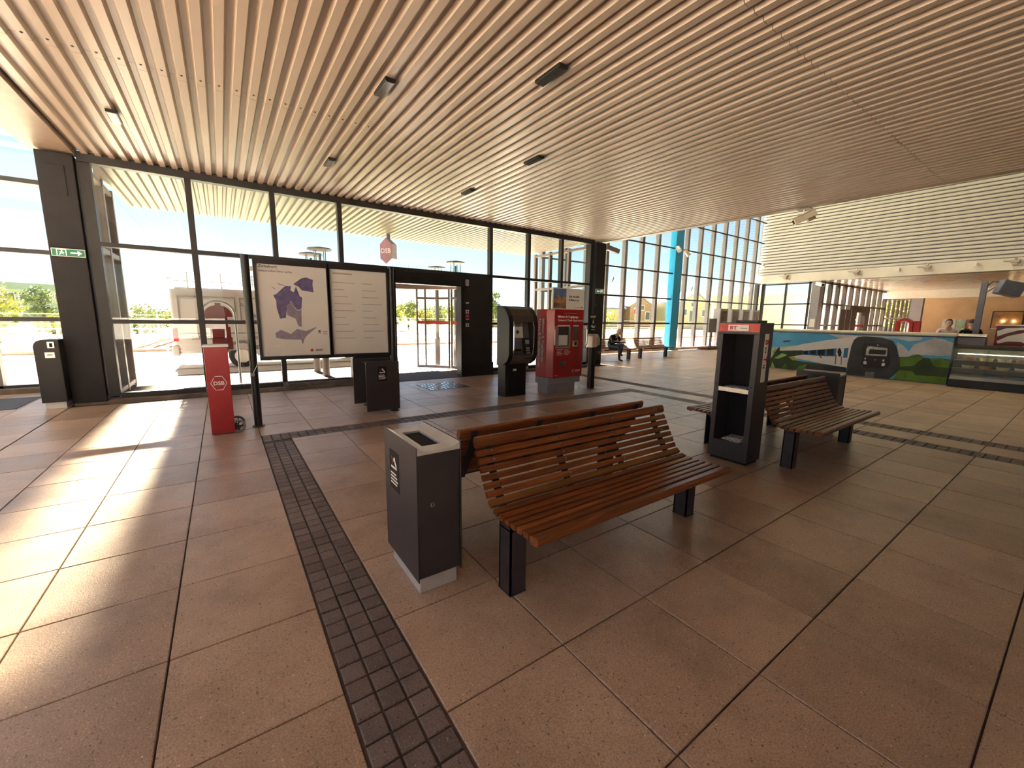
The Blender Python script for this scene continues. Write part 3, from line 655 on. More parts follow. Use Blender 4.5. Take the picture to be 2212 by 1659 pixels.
leaf(66, 24, DR-.06, (56,)); leaf(22, -28, DR, ()); leaf(150, 208, DR, ())
d0 = (DC[0]+(DR-.075)*math.cos(R(63)), DC[1]+(DR-.075)*math.sin(R(63)))
MB().cyl((d0[0], d0[1], 1.52), (d0[0]-.004, d0[1]-.008, 1.52), .045, n=16).build('orange_dot', mat('orange_sticker', (.70, .30, .03), .5, var=.03), door)
mt = MB().box(3.34, 4.94, 9.30, 11.9, -.012, .006).build('entrance_mat', m_mat)
tag(mt, 'blue-grey entrance mat lying in the automatic door', 'mat')
tag(MB().box(-4.6, -2.74, 9.55, 10.75, -.01, .008).build('floor_mat', m_mat), 'dark blue-grey floor mat by the left glass wall beside the column', 'mat')
gr = wthing('floor_grating', 'shiny patterned metal grating let into the floor before the door', 'grating', (3.9, 8.25, 0))
MB().box(3.45, 4.40, 7.85, 8.70, -.012, .002).build('grating_frame', M_DGREY, gr)
gp = MB()
for i in range(9):
    for j in range(8):
        a = R(45) if (i+j) % 2 else R(-45)
        gp.obox((3.51+i*.104, 7.91+j*.104, .004), (.085, .03, .006), rotz(a))
gp.build('raised_pattern', M_CHROME, gr)

# ================================================================ EXIT SIGNS
def exit_sign(loc, wdt, hgt, arrow, label, rz=0):
    t = thing('exit_sign', label, 'exit sign', loc, rz)
    MB().box(-wdt/2, wdt/2, -.045, 0, -hgt/2, hgt/2).build('housing', M_STEEL, t, bevel=.006)
    MB().box(-wdt/2+.012, wdt/2-.012, -.049, -.045, -hgt/2+.012, hgt/2-.012).build('panel', M_GREEN, t)
    s = arrow; mb = MB(); cx = s*wdt*.24
    mb.prism([(cx-s*.07, -.010), (cx+s*.01, -.010), (cx+s*.01, -.04), (cx+s*.06, 0), (cx+s*.01, .04), (cx+s*.01, .010), (cx-s*.07, .010)], 'y', -.052, -.049)
    mb.build('arrow', M_EXITW, t)
    q = -s*wdt*.2; mb = MB(); mb.box(q-.055, q-.045, -.052, -.049, -.045, .045); mb.box(q+.045, q+.055, -.052, -.049, -.045, .045)
    mb.box(q-.055, q+.055, -.052, -.049, .038, .045)
    mb.cyl((q+.004, -.049, .026), (q+.004, -.052, .026), .009, n=8)
    mb.prism([(q-.005, .014), (q+.012, .016), (q+.010, -.008), (q+.026, -.022), (q+.020, -.028), (q, -.012), (q-.022, -.038), (q-.030, -.034), (q-.012, -.006)], 'y', -.052, -.049)
    mb.prism([(q-.03, .004), (q-.004, .016), (q-.004, .010), (q-.028, -.002)], 'y', -.052, -.049); mb.prism([(q+.01, .014), (q+.032, .0), (q+.030, -.006), (q+.008, .006)], 'y', -.052, -.049)
    mb.build('running_figure', M_EXITW, t)
exit_sign((-1.88, 9.47, 2.42), .38, .125, 1, 'green exit sign with right-pointing arrow on the dark column by the bin')
exit_sign((9.98, 9.44, 2.40), .36, .15, -1, 'green exit sign with left-pointing arrow on the dark column beside the ticket machine')

# ================================================================ CEILING LIGHTS
def clight(x, y, lit, label, grp=None):
    t = thing('ceiling_light', label, 'light', (x, y, zc(y)-.035), 0, grp)
    MB().box(-.055, .055, -.19, .19, 0, .035).build('housing', M_BLACK, t, bevel=.005)
    MB().box(-.043, .043, -.175, .175, -.006, 0).build('diffuser', lit, t, bevel=.003)
m_dif = mat('lamp_diffuser', (.80, .78, .74), .4, var=.02); m_difd = mat('lamp_glass_dark', (.10, .09, .09), .15, var=.05)
clight(-.9, 7.42, m_dif, 'white rectangular ceiling light over the bright floor strip')
clight(1.6, 4.70, m_difd, 'small dark ceiling light with grey glass above the bench')
clight(1.6, 7.42, m_difd, 'small dark ceiling light with grey glass close to the glass wall')
clight(2.85, 3.47, M_BLACKM, 'black slot ceiling light above the double bench')
clight(4.1, 5.35, M_BLACKM, 'black slot ceiling light in front of the ticket machines', 'slot lights near the ticket machines')
clight(4.1, 7.42, M_BLACKM, 'black slot ceiling light above the floor grating', None)

# ================================================================ LITTER BINS
def smoke_sign(p, o, xd, h=.2):
    """no-smoking style notice: dark plate, white cigarette-hand symbol and four text lines; o = lower left, xd = reading direction"""
    x = Vector(xd); z = Vector((0, 0, 1)); n = x.cross(z); o = Vector(o); wd = h*.62
    def P(u, v, d): return o + x*u*wd + z*v*h + n*d
    def plate(poly, d0, d1, m, nm):
        k = len(poly); vs_ = [P(u, v, d0) for u, v in poly] + [P(u, v, d1) for u, v in poly]
        MB().add(vs_, [tuple(range(k-1, -1, -1)), tuple(range(k, 2*k))]+[(i, (i+1) % k, k+(i+1) % k, k+i) for i in range(k)]).build(nm, m, p)
    plate([(0, 0), (1, 0), (1, 1), (0, 1)], 0, .002, M_BLACKM, 'notice_plate')
    plate([(.18, .56), (.60, .56), (.60, .61), (.18, .61)], .002, .003, M_INKW, 'cigarette_mark')
    plate([(.62, .56), (.80, .56), (.78, .68), (.66, .76), (.60, .86), (.48, .84), (.46, .76), (.54, .74), (.56, .78), (.60, .70), (.70, .64)], .002, .003, M_INKW, 'hand_mark')
    plate([(.22, .84), (.24, .86), (.40, .70), (.38, .68)], .002, .003, M_INKR, 'stroke_mark')
    for k, ww in enumerate((.62, .72, .80, .70)): plate([(.1, .40-k*.085), (.1+ww, .40-k*.085), (.1+ww, .44-k*.085), (.1, .44-k*.085)], .002, .003, M_INKW, 'text_line')
def litter_bin(loc, rz, label, sign=True, grp=None):
    t = thing('litter_bin', label, 'bin', loc, rz, grp)        # local: X 0 .. .26, Y 0 .. .51
    MB().box(.018, .242, .03, .46, 0, .12).build('plinth', M_PLATE, t, bevel=.003)
    b = MB(); b.box(.006, .254, .006, .504, .10, .80)
    b.build('body', M_DGREY, t, bevel=.006)
    MB().box(0, .006, 0, .51, .085, .845).build('side_panel', M_DGREY, t, bevel=.002); MB().box(.254, .262, 0, .51, .085, .845).build('side_panel', M_DGREY, t, bevel=.002)
    mb = MB()                                                   # steel lid: four strips around the opening and sloped cheeks
    z0, z1 = .80, .818
    mb.box(.05, .21, .006, .10, z0, z1); mb.box(.05, .21, .41, .504, z0, z1); mb.box(.05, .075, .10, .41, z0, z1); mb.box(.185, .21, .10, .41, z0, z1)
    mb.prism([(.006, .842), (.05, z1), (.05, z0), (.006, z0)], 'y', .006, .504); mb.prism([(.254, .842), (.254, z0), (.21, z0), (.21, z1)], 'y', .006, .504)
    mb.build('lid', M_PLATE, t)
    MB().box(.075, .185, .10, .41, .801, .806).build('opening', M_BLACKM, t)
    lk = MB().cyl((.085, .006, .52), (.085, -.004, .52), .013, n=14).build('lock', M_CHROME, t); MB().box(.082, .088, -.005, -.004, .512, .528).build('keyhole', M_BLACKM, lk)
    if sign: smoke_sign(t, (-.0005, .41, .50), (0, -1, 0), .235)
    return t
litter_bin((.76, 1.93, 0), 0, 'dark grey steel-topped litter bin with a smoking notice beside the wooden bench')
litter_bin((6.945, 2.44, 0), math.pi, 'dark grey litter bin without notice at the bench behind the newspaper rack', False)

cb = wthing('waste_post', 'black round-topped bin with two metal fittings standing against the dark column', 'bin', (-2.27, 9.33, 0))
MB().box(-2.36, -2.13, 9.30, 9.70, 0, .11).build('plinth', M_PLATE, cb, bevel=.002)
prof = [(-2.39, .10), (-2.11, .10), (-2.11, 1.08), (-2.30, 1.08), (-2.345, 1.065), (-2.375, 1.03), (-2.39, .98)]
MB().prism(prof, 'y', 9.28, 9.74).build('body', M_BLACK, cb, bevel=.006)
f1 = MB().box(-2.235, -2.155, 9.268, 9.28, .95, 1.05).build('handle_plate', M_STEEL, cb, bevel=.004); MB().box(-2.21, -2.18, 9.262, 9.268, .97, 1.03).build('handle', M_BLACKM, f1)
f2 = MB().box(-2.275, -2.165, 9.268, 9.28, .80, .89).build('ash_plate', M_STEEL, cb, bevel=.004); MB().lathe([(.03, 0), (.034, .004), (.02, .010)], (-2.22, 9.262, .845), 14).build('ash_hole', M_BLACKM, f2)

# ================================================================ BENCHES
BL = 1.82
def slat_mesh(hw, ht, r, name, m, L=BL):
    mb = MB(); k = 3; poly = []
    for cx, cz, a0 in ((hw-r, ht-r, 0), (-hw+r, ht-r, 90), (-hw+r, -ht+r, 180), (hw-r, -ht+r, 270)):
        for i in range(k): a = R(a0+90*i/(k-1)); poly.append((cx+r*math.cos(a), cz+r*math.sin(a)))
    return mb.prism(poly, 'x', 0, L).mesh(name, m)
SL = slat_mesh(.0215, .016, .006, 'slat', M_WOOD); SB = slat_mesh(.0192, .015, .006, 'slat', M_WOOD); SLW = slat_mesh(.0225, .017, .006, 'slat', M_WOOD_D)
ST = slat_mesh(.034, .021, .019, 'top_rail', M_WOOD); SF = slat_mesh(.036, .024, .016, 'front_rail', M_WOOD)
SCR = MB().lathe([(.0085, 0), (.0085, .002), (.004, .003)], (0, 0, 0), 10).mesh('screw', M_CHROME); SCRH = MB().lathe([(.003, .003), (.003, .0036)], (0, 0, 0), 6).mesh('screw_head', M_BLACKM)
def bench(loc, rz, label, grp=None, detail=True):
    """local: X 0..BL along the slats, Y measured from the axis towards the sitter (negative = front)"""
    t = thing('bench', label, 'bench', loc, rz, grp)
    def put(me, y, z, ang, nm):
        o = link(nm, me, t, loc=(0, y, z)); o.rotation_euler = (ang, 0, 0); return o
    back = []
    put(ST, -.105, .772, R(72), 'top_rail'); back.append((-.105, .772, R(72), .021))
    for i in range(6):
        y = -.128-.0235*i; z = .708-.0430*i
        put(SB, y, z, R(64), 'slat'); back.append((y, z, R(64), .015))
    put(SLW, -.282, .452, R(40), 'slat')
    for i, (y, z, a) in enumerate(((-.338, .424, 14), (-.395, .414, 5), (-.452, .412, 0), (-.509, .414, -2), (-.566, .417, -3), (-.623, .420, -3))): put(SL, y, z, R(a), 'slat')
    put(SF, -.690, .418, R(-6), 'front_rail')
    for x in (.10, .64, 1.18, BL-.10):                          # bent steel brackets that carry the slats
        pts = [(-.080, .79), (-.120, .66), (-.170, .58), (-.225, .495), (-.262, .43), (-.330, .398), (-.45, .392), (-.66, .394), (-.66, .384), (-.45, .378), (-.325, .382), (-.245, .415), (-.20, .49), (-.150, .57), (-.10, .65), (-.062, .79)]
        MB().prism(pts, 'x', x-.02, x+.02).build('bracket', M_LEG, t)
        if detail:
            for y, z, a, th in back:
                s = link('screw', SCR, t, loc=(x, y-math.sin(a)*th, z+math.cos(a)*th)); s.rotation_euler = (a, 0, 0)
                h = link('screw_head', SCRH, s)
    for x in (.045, BL-.115):                                   # U-shaped plate legs
        mb = MB(); mb.box(x-.05, x+.055, -.50, -.49, 0, .40); mb.box(x-.05, x+.055, -.40, -.39, 0, .40); mb.box(x-.05, x-.04, -.50, -.39, 0, .40)
        mb.box(x-.05, x+.055, -.50, -.39, .375, .385)
        mb.build('leg', M_LEG, t)
        if detail: MB().box(x-.052, x+.057, -.505, -.385, -.001, .006).build('foot_plate', M_LEG, t)
    MB().box(.04, BL-.06, -.455, -.425, .352, .376).build('rail', M_LEG, t)
    return t
G1 = None
bench((1.18, 2.165, 0), 0, 'slatted wooden bench with screwed varnished slats beside the steel-topped litter bin')
bench((1.18+BL, 2.165, 0), math.pi, 'wooden bench standing back to back behind the bench by the steel-topped bin', detail=False)
bench((4.74, 2.165, 0), 0, 'slatted wooden bench between the black newspaper rack and the dark bin without notice', detail=False)
bench((4.74+BL, 2.165, 0), math.pi, 'wooden bench back to back with the one beside the black newspaper rack', detail=False)
bench((11.15, 10.9, 0), 0, 'wooden bench with the reading man by the tall glass wall', detail=False)
bench((13.50, 10.9, 0), 0, 'empty wooden bench under the tall glass wall beside the blue column', detail=False)

# ================================================================ NEWSPAPER RACK
rk = wthing('newspaper_rack', 'tall black newspaper rack with two open compartments and red header', 'rack', (4.55, 2.175, 0))
X0, X1, Y0, Y1 = 4.40, 4.69, 1.965, 2.385
MB().box(X0+.02, X1-.02, Y0+.02, Y1-.02, 0, .03).build('base', M_BLACKM, rk)
MB().box(X0, X1, Y0, Y1, .03, .22).build('lower_panel', M_DGREY, rk, bevel=.004)
MB().box(X0, X1, Y0, Y0+.055, .22, 1.38).build('side_wall', M_DGREY, rk, bevel=.003)
MB().box(X0, X1, Y1-.05, Y1, .22, 1.38).build('side_wall', M_DGREY, rk, bevel=.003)
MB().box(X1-.02, X1, Y0+.055, Y1-.05, .22, 1.38).build('back_wall', M_BLACKM, rk)
MB().box(X0, X1, Y0, Y1, 1.38, 1.50).build('top_box', M_DGREY, rk, bevel=.004)
MB().box(X0+.06, X1-.02, Y0+.06, Y1-.14, 1.50, 1.525).build('top_cap', M_BLACK, rk, bevel=.004)
sh = MB().box(X0+.012, X1-.02, Y0+.055, Y1-.05, .775, .79).build('shelf', M_DGREY, rk); MB().box(X0+.004, X0+.016, Y0+.055, Y1-.05, .765, .81).build('shelf_edge', M_STEEL, sh)
hd = MB().box(X0-.006, X0, Y0+.004, Y1-.004, 1.405, 1.49).build('header_strip', mat('red_foil', (.55, .03, .02), .25, var=.25, vscale=25, bump=.5, bscale=40), rk)
pl = MB().box(X0-.009, X0-.006, Y0+.11, Y1-.10, 1.415, 1.476).build('name_plate', M_INKW, rk)
text('BT', .052, M_INKR, pl, (X0-.0095, Y1-.118, 1.428), (0, -1, 0), bold=.0016, sx=1.25)
MB().box(X0-.0105, X0-.009, Y0+.125, Y0+.19, 1.440, 1.446).build('text_line', M_INKD, pl)
sp = MB().box(4.515, 4.60, Y0-.003, Y0, .89, 1.39).build('side_label', M_INKW, rk)
text('B', .095, M_INKR, sp, (4.53, Y0-.0045, 1.33), (0, 0, -1), (1, 0, 0), bold=.002); text('are', .05, M_INKD, sp, (4.538, Y0-.0045, 1.255), (0, 0, -1), (1, 0, 0))
text('T', .095, M_INKR, sp, (4.53, Y0-.0045, 1.155), (0, 0, -1), (1, 0, 0), bold=.002); text('ag', .05, M_INKD, sp, (4.538, Y0-.0045, 1.075), (0, 0, -1), (1, 0, 0))
for z in (.84,):
    for y in (Y0+.03, Y1-.025): MB().cyl((X0, y, z), (X0-.004, y, z), .008, n=8).build('bolt', M_BLACKM, rk)
m_news = mat('newsprint', (.45, .42, .40), .8, var=.5, vscale=60)
for k in range(3):
    tag(MB().obox((4.53, 2.165+.012*k, .7945+.0085*k), (.16, .22, .007), rotz(.05*k)).build('newspaper', m_news), 'folded newspaper in the upper compartment of the black rack', 'newspaper', 'newspapers on the upper shelf of the rack')
for k in range(4):
    tag(MB().obox((4.52+.012*k, 2.165, .2255+.0085*k), (.15, .22-.02*k, .007), rotz(.12*k-.2)).build('newspaper', m_news), 'loose newspaper at the bottom of the black rack', 'newspaper', 'newspapers at the bottom of the rack')

# ================================================================ POSTER BOARD WITH HANGING BIN
pb = wthing('poster_board', 'black free-standing poster board with a zone map and a second framed poster', 'notice board', (1.25, 6.46, 0))
for x in (.30, 2.20):
    p = MB().cyl((x, 6.46, 0), (x, 6.46, 2.27), .048, n=20).build('post', M_BLACK, pb, smooth=False); MB().cyl((x, 6.46, 0), (x, 6.46, .012), .075, n=20).build('foot', M_BLACK, p)
for k, (a, b) in enumerate(((.40, 1.275), (1.295, 2.13))):
    f = MB(); f.box(a-.02, b+.02, 6.415, 6.475, 2.17, 2.235); f.box(a-.02, b+.02, 6.415, 6.475, .90, .95); f.box(a-.02, a+.012, 6.415, 6.475, .95, 2.17); f.box(b-.012, b+.02, 6.415, 6.475, .95, 2.17)
    f.build('frame', M_BLACK, pb)
    MB().box(a+.01, b-.01, 6.445, 6.47, .94, 2.18).build('poster', M_PAPER, pb); MB().box(a+.01, b-.01, 6.420, 6.424, .94, 2.18).build('pane', M_GLASS2, pb)
for z in (2.10, 1.02):
    for x0, x1 in ((.33, .40), (2.13, 2.17)): MB().box(x0, x1, 6.44, 6.47, z-.03, z+.03).build('clamp', M_STEEL, pb)
MCOL = {'map1': mat('map_ink_violet', (.16, .13, .30), .7, var=.25, vscale=18), 'map2': mat('map_ink_lilac', (.33, .28, .38), .7, var=.15, vscale=18), 'map3': M_INKD, 'red': M_INKR}
for k, (c, p) in enumerate(MAP): MB().prism(p, 'y', 6.4445-.0001*k, 6.445).build('map_print', MCOL[c], pb)
text('Zonekort', .055, M_INKD, pb, (.44, 6.4435, 2.125), bold=.0006); text('Sjælland, Lolland, Falster og Møn', .030, M_INKD, pb, (.44, 6.4435, 2.075))
text('DOT', .042, M_INKD, pb, (1.075, 6.4435, 1.005), bold=.0015)
for k in range(2): MB().box(1.18, 1.24, 6.4435, 6.445, 1.275-.03*k, 1.282-.03*k).build('legend_line', M_INKD, pb)
mg = mat('pale_ink', (.5, .47, .45), .7, var=.03)
MB().box(1.35, 1.62, 6.4437, 6.445, 2.10, 2.125).build('text_line', mg, pb)
for i in range(2):
    for j in range(9): MB().box(1.35+.4*i, 1.35+.4*i+.30-.05*((j*7+i*3) % 4), 6.4437, 6.445, 1.98-j*.1, 1.99-j*.1).build('text_line', mg, pb)
hb = wthing('hanging_bin', 'dark hanging litter bin with a smoking notice on the right poster post', 'bin', (1.95, 6.35, .06))
MB().box(1.715, 2.23, 6.285, 6.30, .06, .82).build('front_panel', M_DGREY, hb, bevel=.003); MB().box(1.60, 2.17, 6.56, 6.575, .15, .86).build('back_panel', M_DGREY, hb, bevel=.003)
MB().box(2.05, 2.16, 6.30, 6.56, .12, .80).build('body', M_BLACK, hb); MB().box(1.74, 2.05, 6.30, 6.56, .12, .14).build('floor_plate', M_BLACK, hb); MB().box(1.72, 2.17, 6.30, 6.56, .80, .815).build('lid', M_BLACK, hb)
smoke_sign(hb, (1.89, 6.2845, .52), (1, 0, 0), .23)
MB().box(2.16, 2.175, 6.39, 6.43, .70, .80).build('hinge', M_CHROME, hb)
lw = thing('seal_wire', 'thin wire with a tag hanging from the left poster post', 'wire', (.30, 6.41, .75))
MB().tube([(.07, -.01, .21), (.03, -.015, .08), (-.02, -.02, -.02), (-.07, -.015, 0), (-.13, -.01, .12)], .003, 6).build('strand', M_STEEL, lw); MB().box(-.04, .0, -.025, -.01, -.05, -.01).build('tag', M_GREYP, lw)

# ================================================================ RED TROLLEY
tr = wthing('sign_trolley', 'red wheeled column with white hexagon lettering beside the poster board', 'trolley', (-.09, 6.36, 0))
MB().box(-.215, .03, 6.22, 6.47, .015, 1.11).build('body', M_RED, tr, bevel=.004)
MB().box(-.225, .04, 6.21, 6.48, 1.11, 1.13).build('top_plate', M_INKW, tr, bevel=.003)
hx = []
hxo = [(-.175, .66), (-.13, .745), (-.055, .745), (-.01, .66), (-.055, .575), (-.13, .575)]
hm = MB()
for i in range(6):
    a, b = Vector(hxo[i]), Vector(hxo[(i+1) % 6]); 
    if i == 0: b = a + (b-a)*.8
    d = (b-a).normalized(); nn = Vector((-d.y, d.x))*.003
    hm.prism([tuple(a-nn), tuple(b-nn), tuple(b+nn), tuple(a+nn)], 'y', 6.218, 6.22)
hm.build('hexagon_emblem', M_INKW, tr)
text('DSB', .064, M_INKW, tr, (-.093, 6.2185, .638), align='CENTER', bold=.0018)
for y in (6.24, 6.46):
    w_ = MB().ring([(.062, -.018), (.080, -.016), (.088, -.008), (.088, .008), (.080, .016), (.062, .018)], (0, 0, 0), 24)
    w_.v = [(x+.06, y-z, yy+.088) for x, yy, z in w_.v]
    wo = w_.build('wheel', mat('grey_tyre', (.22, .20, .20), .7, var=.05), tr)
    sp_ = MB()
    sp_.cyl((.06, y-.014, .088), (.06, y+.014, .088), .018, n=12)
    for k in range(5): a = 2*math.pi*k/5; sp_.obox((.06+.04*math.cos(a), y, .088+.04*math.sin(a)), (.07, .016, .014), roty(-a))
    sp_.build('spokes', M_BLACK, wo)
MB().cyl((.06, 6.23, .088), (.06, 6.47, .088), .010, n=8).build('axle', M_STEEL, tr); MB().box(.03, .06, 6.30, 6.40, .07, .11).build('axle_bracket', M_BLACK, tr)

# ================================================================ BLACK CHECK MACHINE, RED TICKET MACHINE, READER POST
bm = wthing('ticket_machine', 'black curved travel-card machine with a blue disc and card terminal', 'ticket machine', (4.62, 6.6, 0))
MB().prism([(4.37, 0), (4.87, 0), (4.87, 1.02), (4.37, 1.02)], 'y', 6.46, 6.72).build('pedestal', M_BLACK, bm, bevel=.01)
sidep = [(6.72, .60), (6.50, .62), (6.36, .70), (6.30, .82), (6.30, 1.44), (6.34, 1.56), (6.44, 1.68), (6.56, 1.735), (6.72, 1.745)]
MB().prism(sidep, 'x', 4.34, 4.44).build('side_shell', M_BLACK, bm, bevel=.008); MB().prism(sidep, 'x', 4.92, 5.02).build('side_shell', M_BLACK, bm, bevel=.008)
MB().prism([(6.30, 1.44), (6.34, 1.56), (6.44, 1.68), (6.56, 1.735), (6.72, 1.745), (6.72, 1.44)], 'x', 4.44, 4.92).build('hood', mat('hood_metal', (.10, .085, .075), .35, .7, var=.1), bm)
MB().prism([(6.50, .62), (6.36, .70), (6.30, .82), (6.40, .86), (6.50, 1.44), (6.70, 1.44), (6.70, .62)], 'x', 4.44, 4.92).build('console', mat('console_metal', (.22, .19, .17), .4, .6, var=.08), bm)
def slab(x0, x1, z0, z1, th, nm, m, p):            # plate lying on the sloped console (from (6.40,.86) to (6.50,1.44))
    def yy(z): return 6.40+.10*(z-.86)/.58
    return MB().add([(x0, yy(z0)-th, z0), (x1, yy(z0)-th, z0), (x1, yy(z1)-th, z1), (x0, yy(z1)-th, z1), (x0, yy(z0), z0), (x1, yy(z0), z0), (x1, yy(z1), z1), (x0, yy(z1), z1)],
                    [(0, 1, 2, 3), (7, 6, 5, 4), (4, 5, 1, 0), (5, 6, 2, 1), (6, 7, 3, 2), (7, 4, 0, 3)]).build(nm, m, p)
slab(4.47, 4.78, 1.36, 1.43, .01, 'header_plate', M_STEEL, bm)
scr = slab(4.47, 4.77, 1.14, 1.35, .008, 'screen', mat('screen_beige', (.55, .44, .34), .3, var=.03, emit=.02), bm); 
MB().cyl((4.64, 6.456, 1.25), (4.64, 6.447, 1.25), .035, n=16).build('screen_disc', mat('disc_grey', (.16, .20, .22), .5, var=.05), scr)
MB().cyl((4.545, 6.440, 1.03), (4.545, 6.415, 1.03), .065, n=24).build('blue_disc', mat('blue_disc', (.01, .10, .55), .4, var=.05, emit=.02), bm)
slab(4.47, 4.70, .88, .93, .012, 'slot', M_BLACKM, bm)
tm = slab(4.74, 4.92, .74, 1.13, .05, 'card_terminal', M_BLACK, bm)
slab(4.78, 4.87, 1.02, 1.10, .056, 'terminal_display', mat('terminal_display', (.30, .32, .34), .2, var=.05), tm)
for i in range(3):
    for j in range(3): slab(4.785+.032*i, 4.808+.032*i, .84+.045*j, .87+.045*j, .056, 'key', M_STEEL, tm)
for x in (4.445, 4.905): MB().tube([(x, 6.31, .80), (x, 6.285, .92), (x, 6.285, 1.36), (x, 6.32, 1.46)], .014, 8).build('edge_rail', M_CHROME, bm)
MB().box(4.55, 4.63, 6.455, 6.46, .50, .54).build('label_sticker', M_INKW, bm)

rm = wthing('ticket_machine', 'red ticket machine on a grey plinth with touch screen and white lettering', 'ticket machine', (5.72, 6.42, 0))
MB().box(5.30, 6.05, 6.30, 6.62, 0, .24).build('plinth', M_GREYP, rm, bevel=.006); MB().box(5.26, 6.14, 6.24, 6.66, .20, .33).build('plinth_collar', M_GREYP, rm, bevel=.008)
MB().prism([(5.36, 6.21), (6.15, 6.21), (6.18, 6.24), (6.18, 6.66), (5.26, 6.66), (5.26, 6.34)], 'z', .33, 1.70).build('cabinet', M_RED, rm, bevel=.012)
text('Billetter & Togafgange', .062, M_INKW, rm, (5.44, 6.2085, 1.535), bold=.0014); text('Tickets & Train departures', .062, M_INKW, rm, (5.44, 6.2085, 1.465), bold=.0005)
text('Billetter & Togafgange', .085, M_INKW, rm, (5.256, 6.46, 1.52), (0, 0, -1), (0, -1, 0), bold=.002, sx=1.15); text('Tickets & Train departures', .085, M_INKW, rm, (5.256, 6.57, 1.52), (0, 0, -1), (0, -1, 0), bold=.001, sx=1.05)
MB().box(5.60, 5.94, 6.196, 6.206, 1.615, 1.632).build('card_slot', M_STEEL, rm)
MB().box(5.44, 5.76, 6.195, 6.212, 1.365, 1.385).build('visor_bar', M_INKW, rm); MB().box(5.86, 6.0, 6.192, 6.208, 1.365, 1.385).build('visor_bar', M_INKW, rm)
bz = MB(); bz.box(5.42, 5.78, 6.192, 6.215, .93, .965); bz.box(5.42, 5.45, 6.192, 6.215, .965, 1.36); bz.box(5.74, 5.78, 6.192, 6.215, .965, 1.36)
bz.build('screen_bezel', M_STEEL, rm)
MB().box(5.45, 5.74, 6.203, 6.214, .965, 1.36).build('screen_recess', mat('screen_recess', (.05, .04, .04), .4, var=.1), rm)
MB().box(5.47, 5.71, 6.198, 6.204, .985, 1.19).build('screen', mat('screen_grey', (.50, .48, .43), .25, var=.06, emit=.01), rm)
MB().box(5.87, 5.99, 6.196, 6.210, 1.10, 1.36).build('coin_window', mat('coin_window', (.10, .09, .09), .25, var=.1), rm)
cp = MB().box(5.86, 6.0, 6.193, 6.21, .95, 1.075).build('payment_plate', M_STEEL, rm, bevel=.003); MB().box(5.905, 5.955, 6.189, 6.193, .985, 1.045).build('card_mouth', M_BLACKM, cp)
for x, s in ((5.375, -1), (6.19, 1)): MB().tube([(x, 6.20, 1.36), (x+.03*s, 6.165, 1.30), (x+.03*s, 6.165, 1.0), (x-.02*s, 6.19, .92)], .012, 8).build('grab_handle', M_STEEL, rm)
for i in range(2):
    for j in range(5): MB().box(5.44+.20*i, 5.44+.20*i+.17-.03*((i+j) % 3), 6.2080, 6.211, .90-.028*j, .908-.028*j).build('text_line', M_INKW, rm)
MB().box(5.52, 5.70, 6.202, 6.214, .57, .66).build('ticket_tray', mat('tray_metal', (.16, .12, .11), .35, .5, var=.2), rm)
MB().cyl((5.90, 6.2095, .45), (5.90, 6.2075, .45), .032, n=20).build('ring_emblem', M_INKW, rm); MB().cyl((5.90, 6.2080, .45), (5.90, 6.2065, .45), .026, n=20).build('emblem_core', M_RED, rm)
text('DOT', .06, M_INKW, rm, (5.965, 6.2080, .43), bold=.002); MB().box(5.40, 5.48, 6.208, 6.212, .37, .38).build('text_line', M_INKW, rm)
ad = wthing('advert_sign', 'white framed advert sign with a castle picture on the red ticket machine', 'sign', (5.73, 6.25, 1.70))
MB().box(5.31, 6.16, 6.235, 6.265, 1.70, 2.115).build('panel', M_WHITE, ad, bevel=.004)
MB().box(5.335, 5.665, 6.231, 6.235, 1.715, 2.10).build('picture_sky', mat('picture_sky', (.10, .18, .36), .5, var=.35, vscale=3), ad)
m_cas = mat('castle_print', (.40, .20, .09), .6, var=.5, vscale=14)
MB().prism([(5.335, 1.84), (5.37, 1.90), (5.42, 1.91), (5.43, 1.97), (5.46, 2.02), (5.50, 2.0), (5.50, 1.93), (5.56, 1.92), (5.60, 1.95), (5.665, 1.93), (5.665, 1.82), (5.335, 1.80)], 'y', 6.229, 6.231).build('castle_print', m_cas, ad)
MB().prism([(5.335, 1.715), (5.665, 1.715), (5.665, 1.84), (5.52, 1.81), (5.335, 1.83)], 'y', 6.228, 6.231).build('shore_print', mat('shore_print', (.22, .12, .07), .6, var=.5, vscale=12), ad)
text('Køb din billet', .058, M_INKD, ad, (5.74, 6.2335, 1.94), bold=.0006, sx=.9); text('til Malmö her', .058, M_INKD, ad, (5.74, 6.2335, 1.87), bold=.0006, sx=.9)
MB().box(5.90, 6.06, 6.233, 6.235, 1.745, 1.751).build('text_line', M_INKD, ad); MB().cyl((6.105, 6.235, 1.75), (6.105, 6.232, 1.75), .018, n=14).build('round_emblem', M_INKR, ad)

rp_ = wthing('card_reader_post', 'slim black card reader post with a rounded steel head beside the red machine', 'card reader', (6.62, 6.4, 0))
MB().box(6.44, 6.88, 6.20, 6.62, -.004, .006).build('floor_plate', M_STEEL, rp_)
MB().box(6.575, 6.685, 6.34, 6.46, .006, 1.20).build('post', M_BLACK, rp_, bevel=.008)
MB().prism([(6.50, .90), (6.50, 1.16), (6.54, 1.20), (6.66, 1.19), (6.72, 1.10), (6.72, .96)], 'y', 6.26, 6.46).build('reader_head', M_STEEL, rp_, bevel=.012)
MB().box(6.505, 6.62, 6.255, 6.262, .92, 1.16).build('reader_face', mat('reader_face', (.62, .45, .36), .4, var=.04), rp_)
pn = MB().box(6.50, 6.74, 6.40, 6.42, 1.25, 1.62).build('notice', M_BLACK, rp_); MB().box(6.58, 6.66, 6.41, 6.43, 1.18, 1.28).build('notice_stem', M_BLACK, rp_)
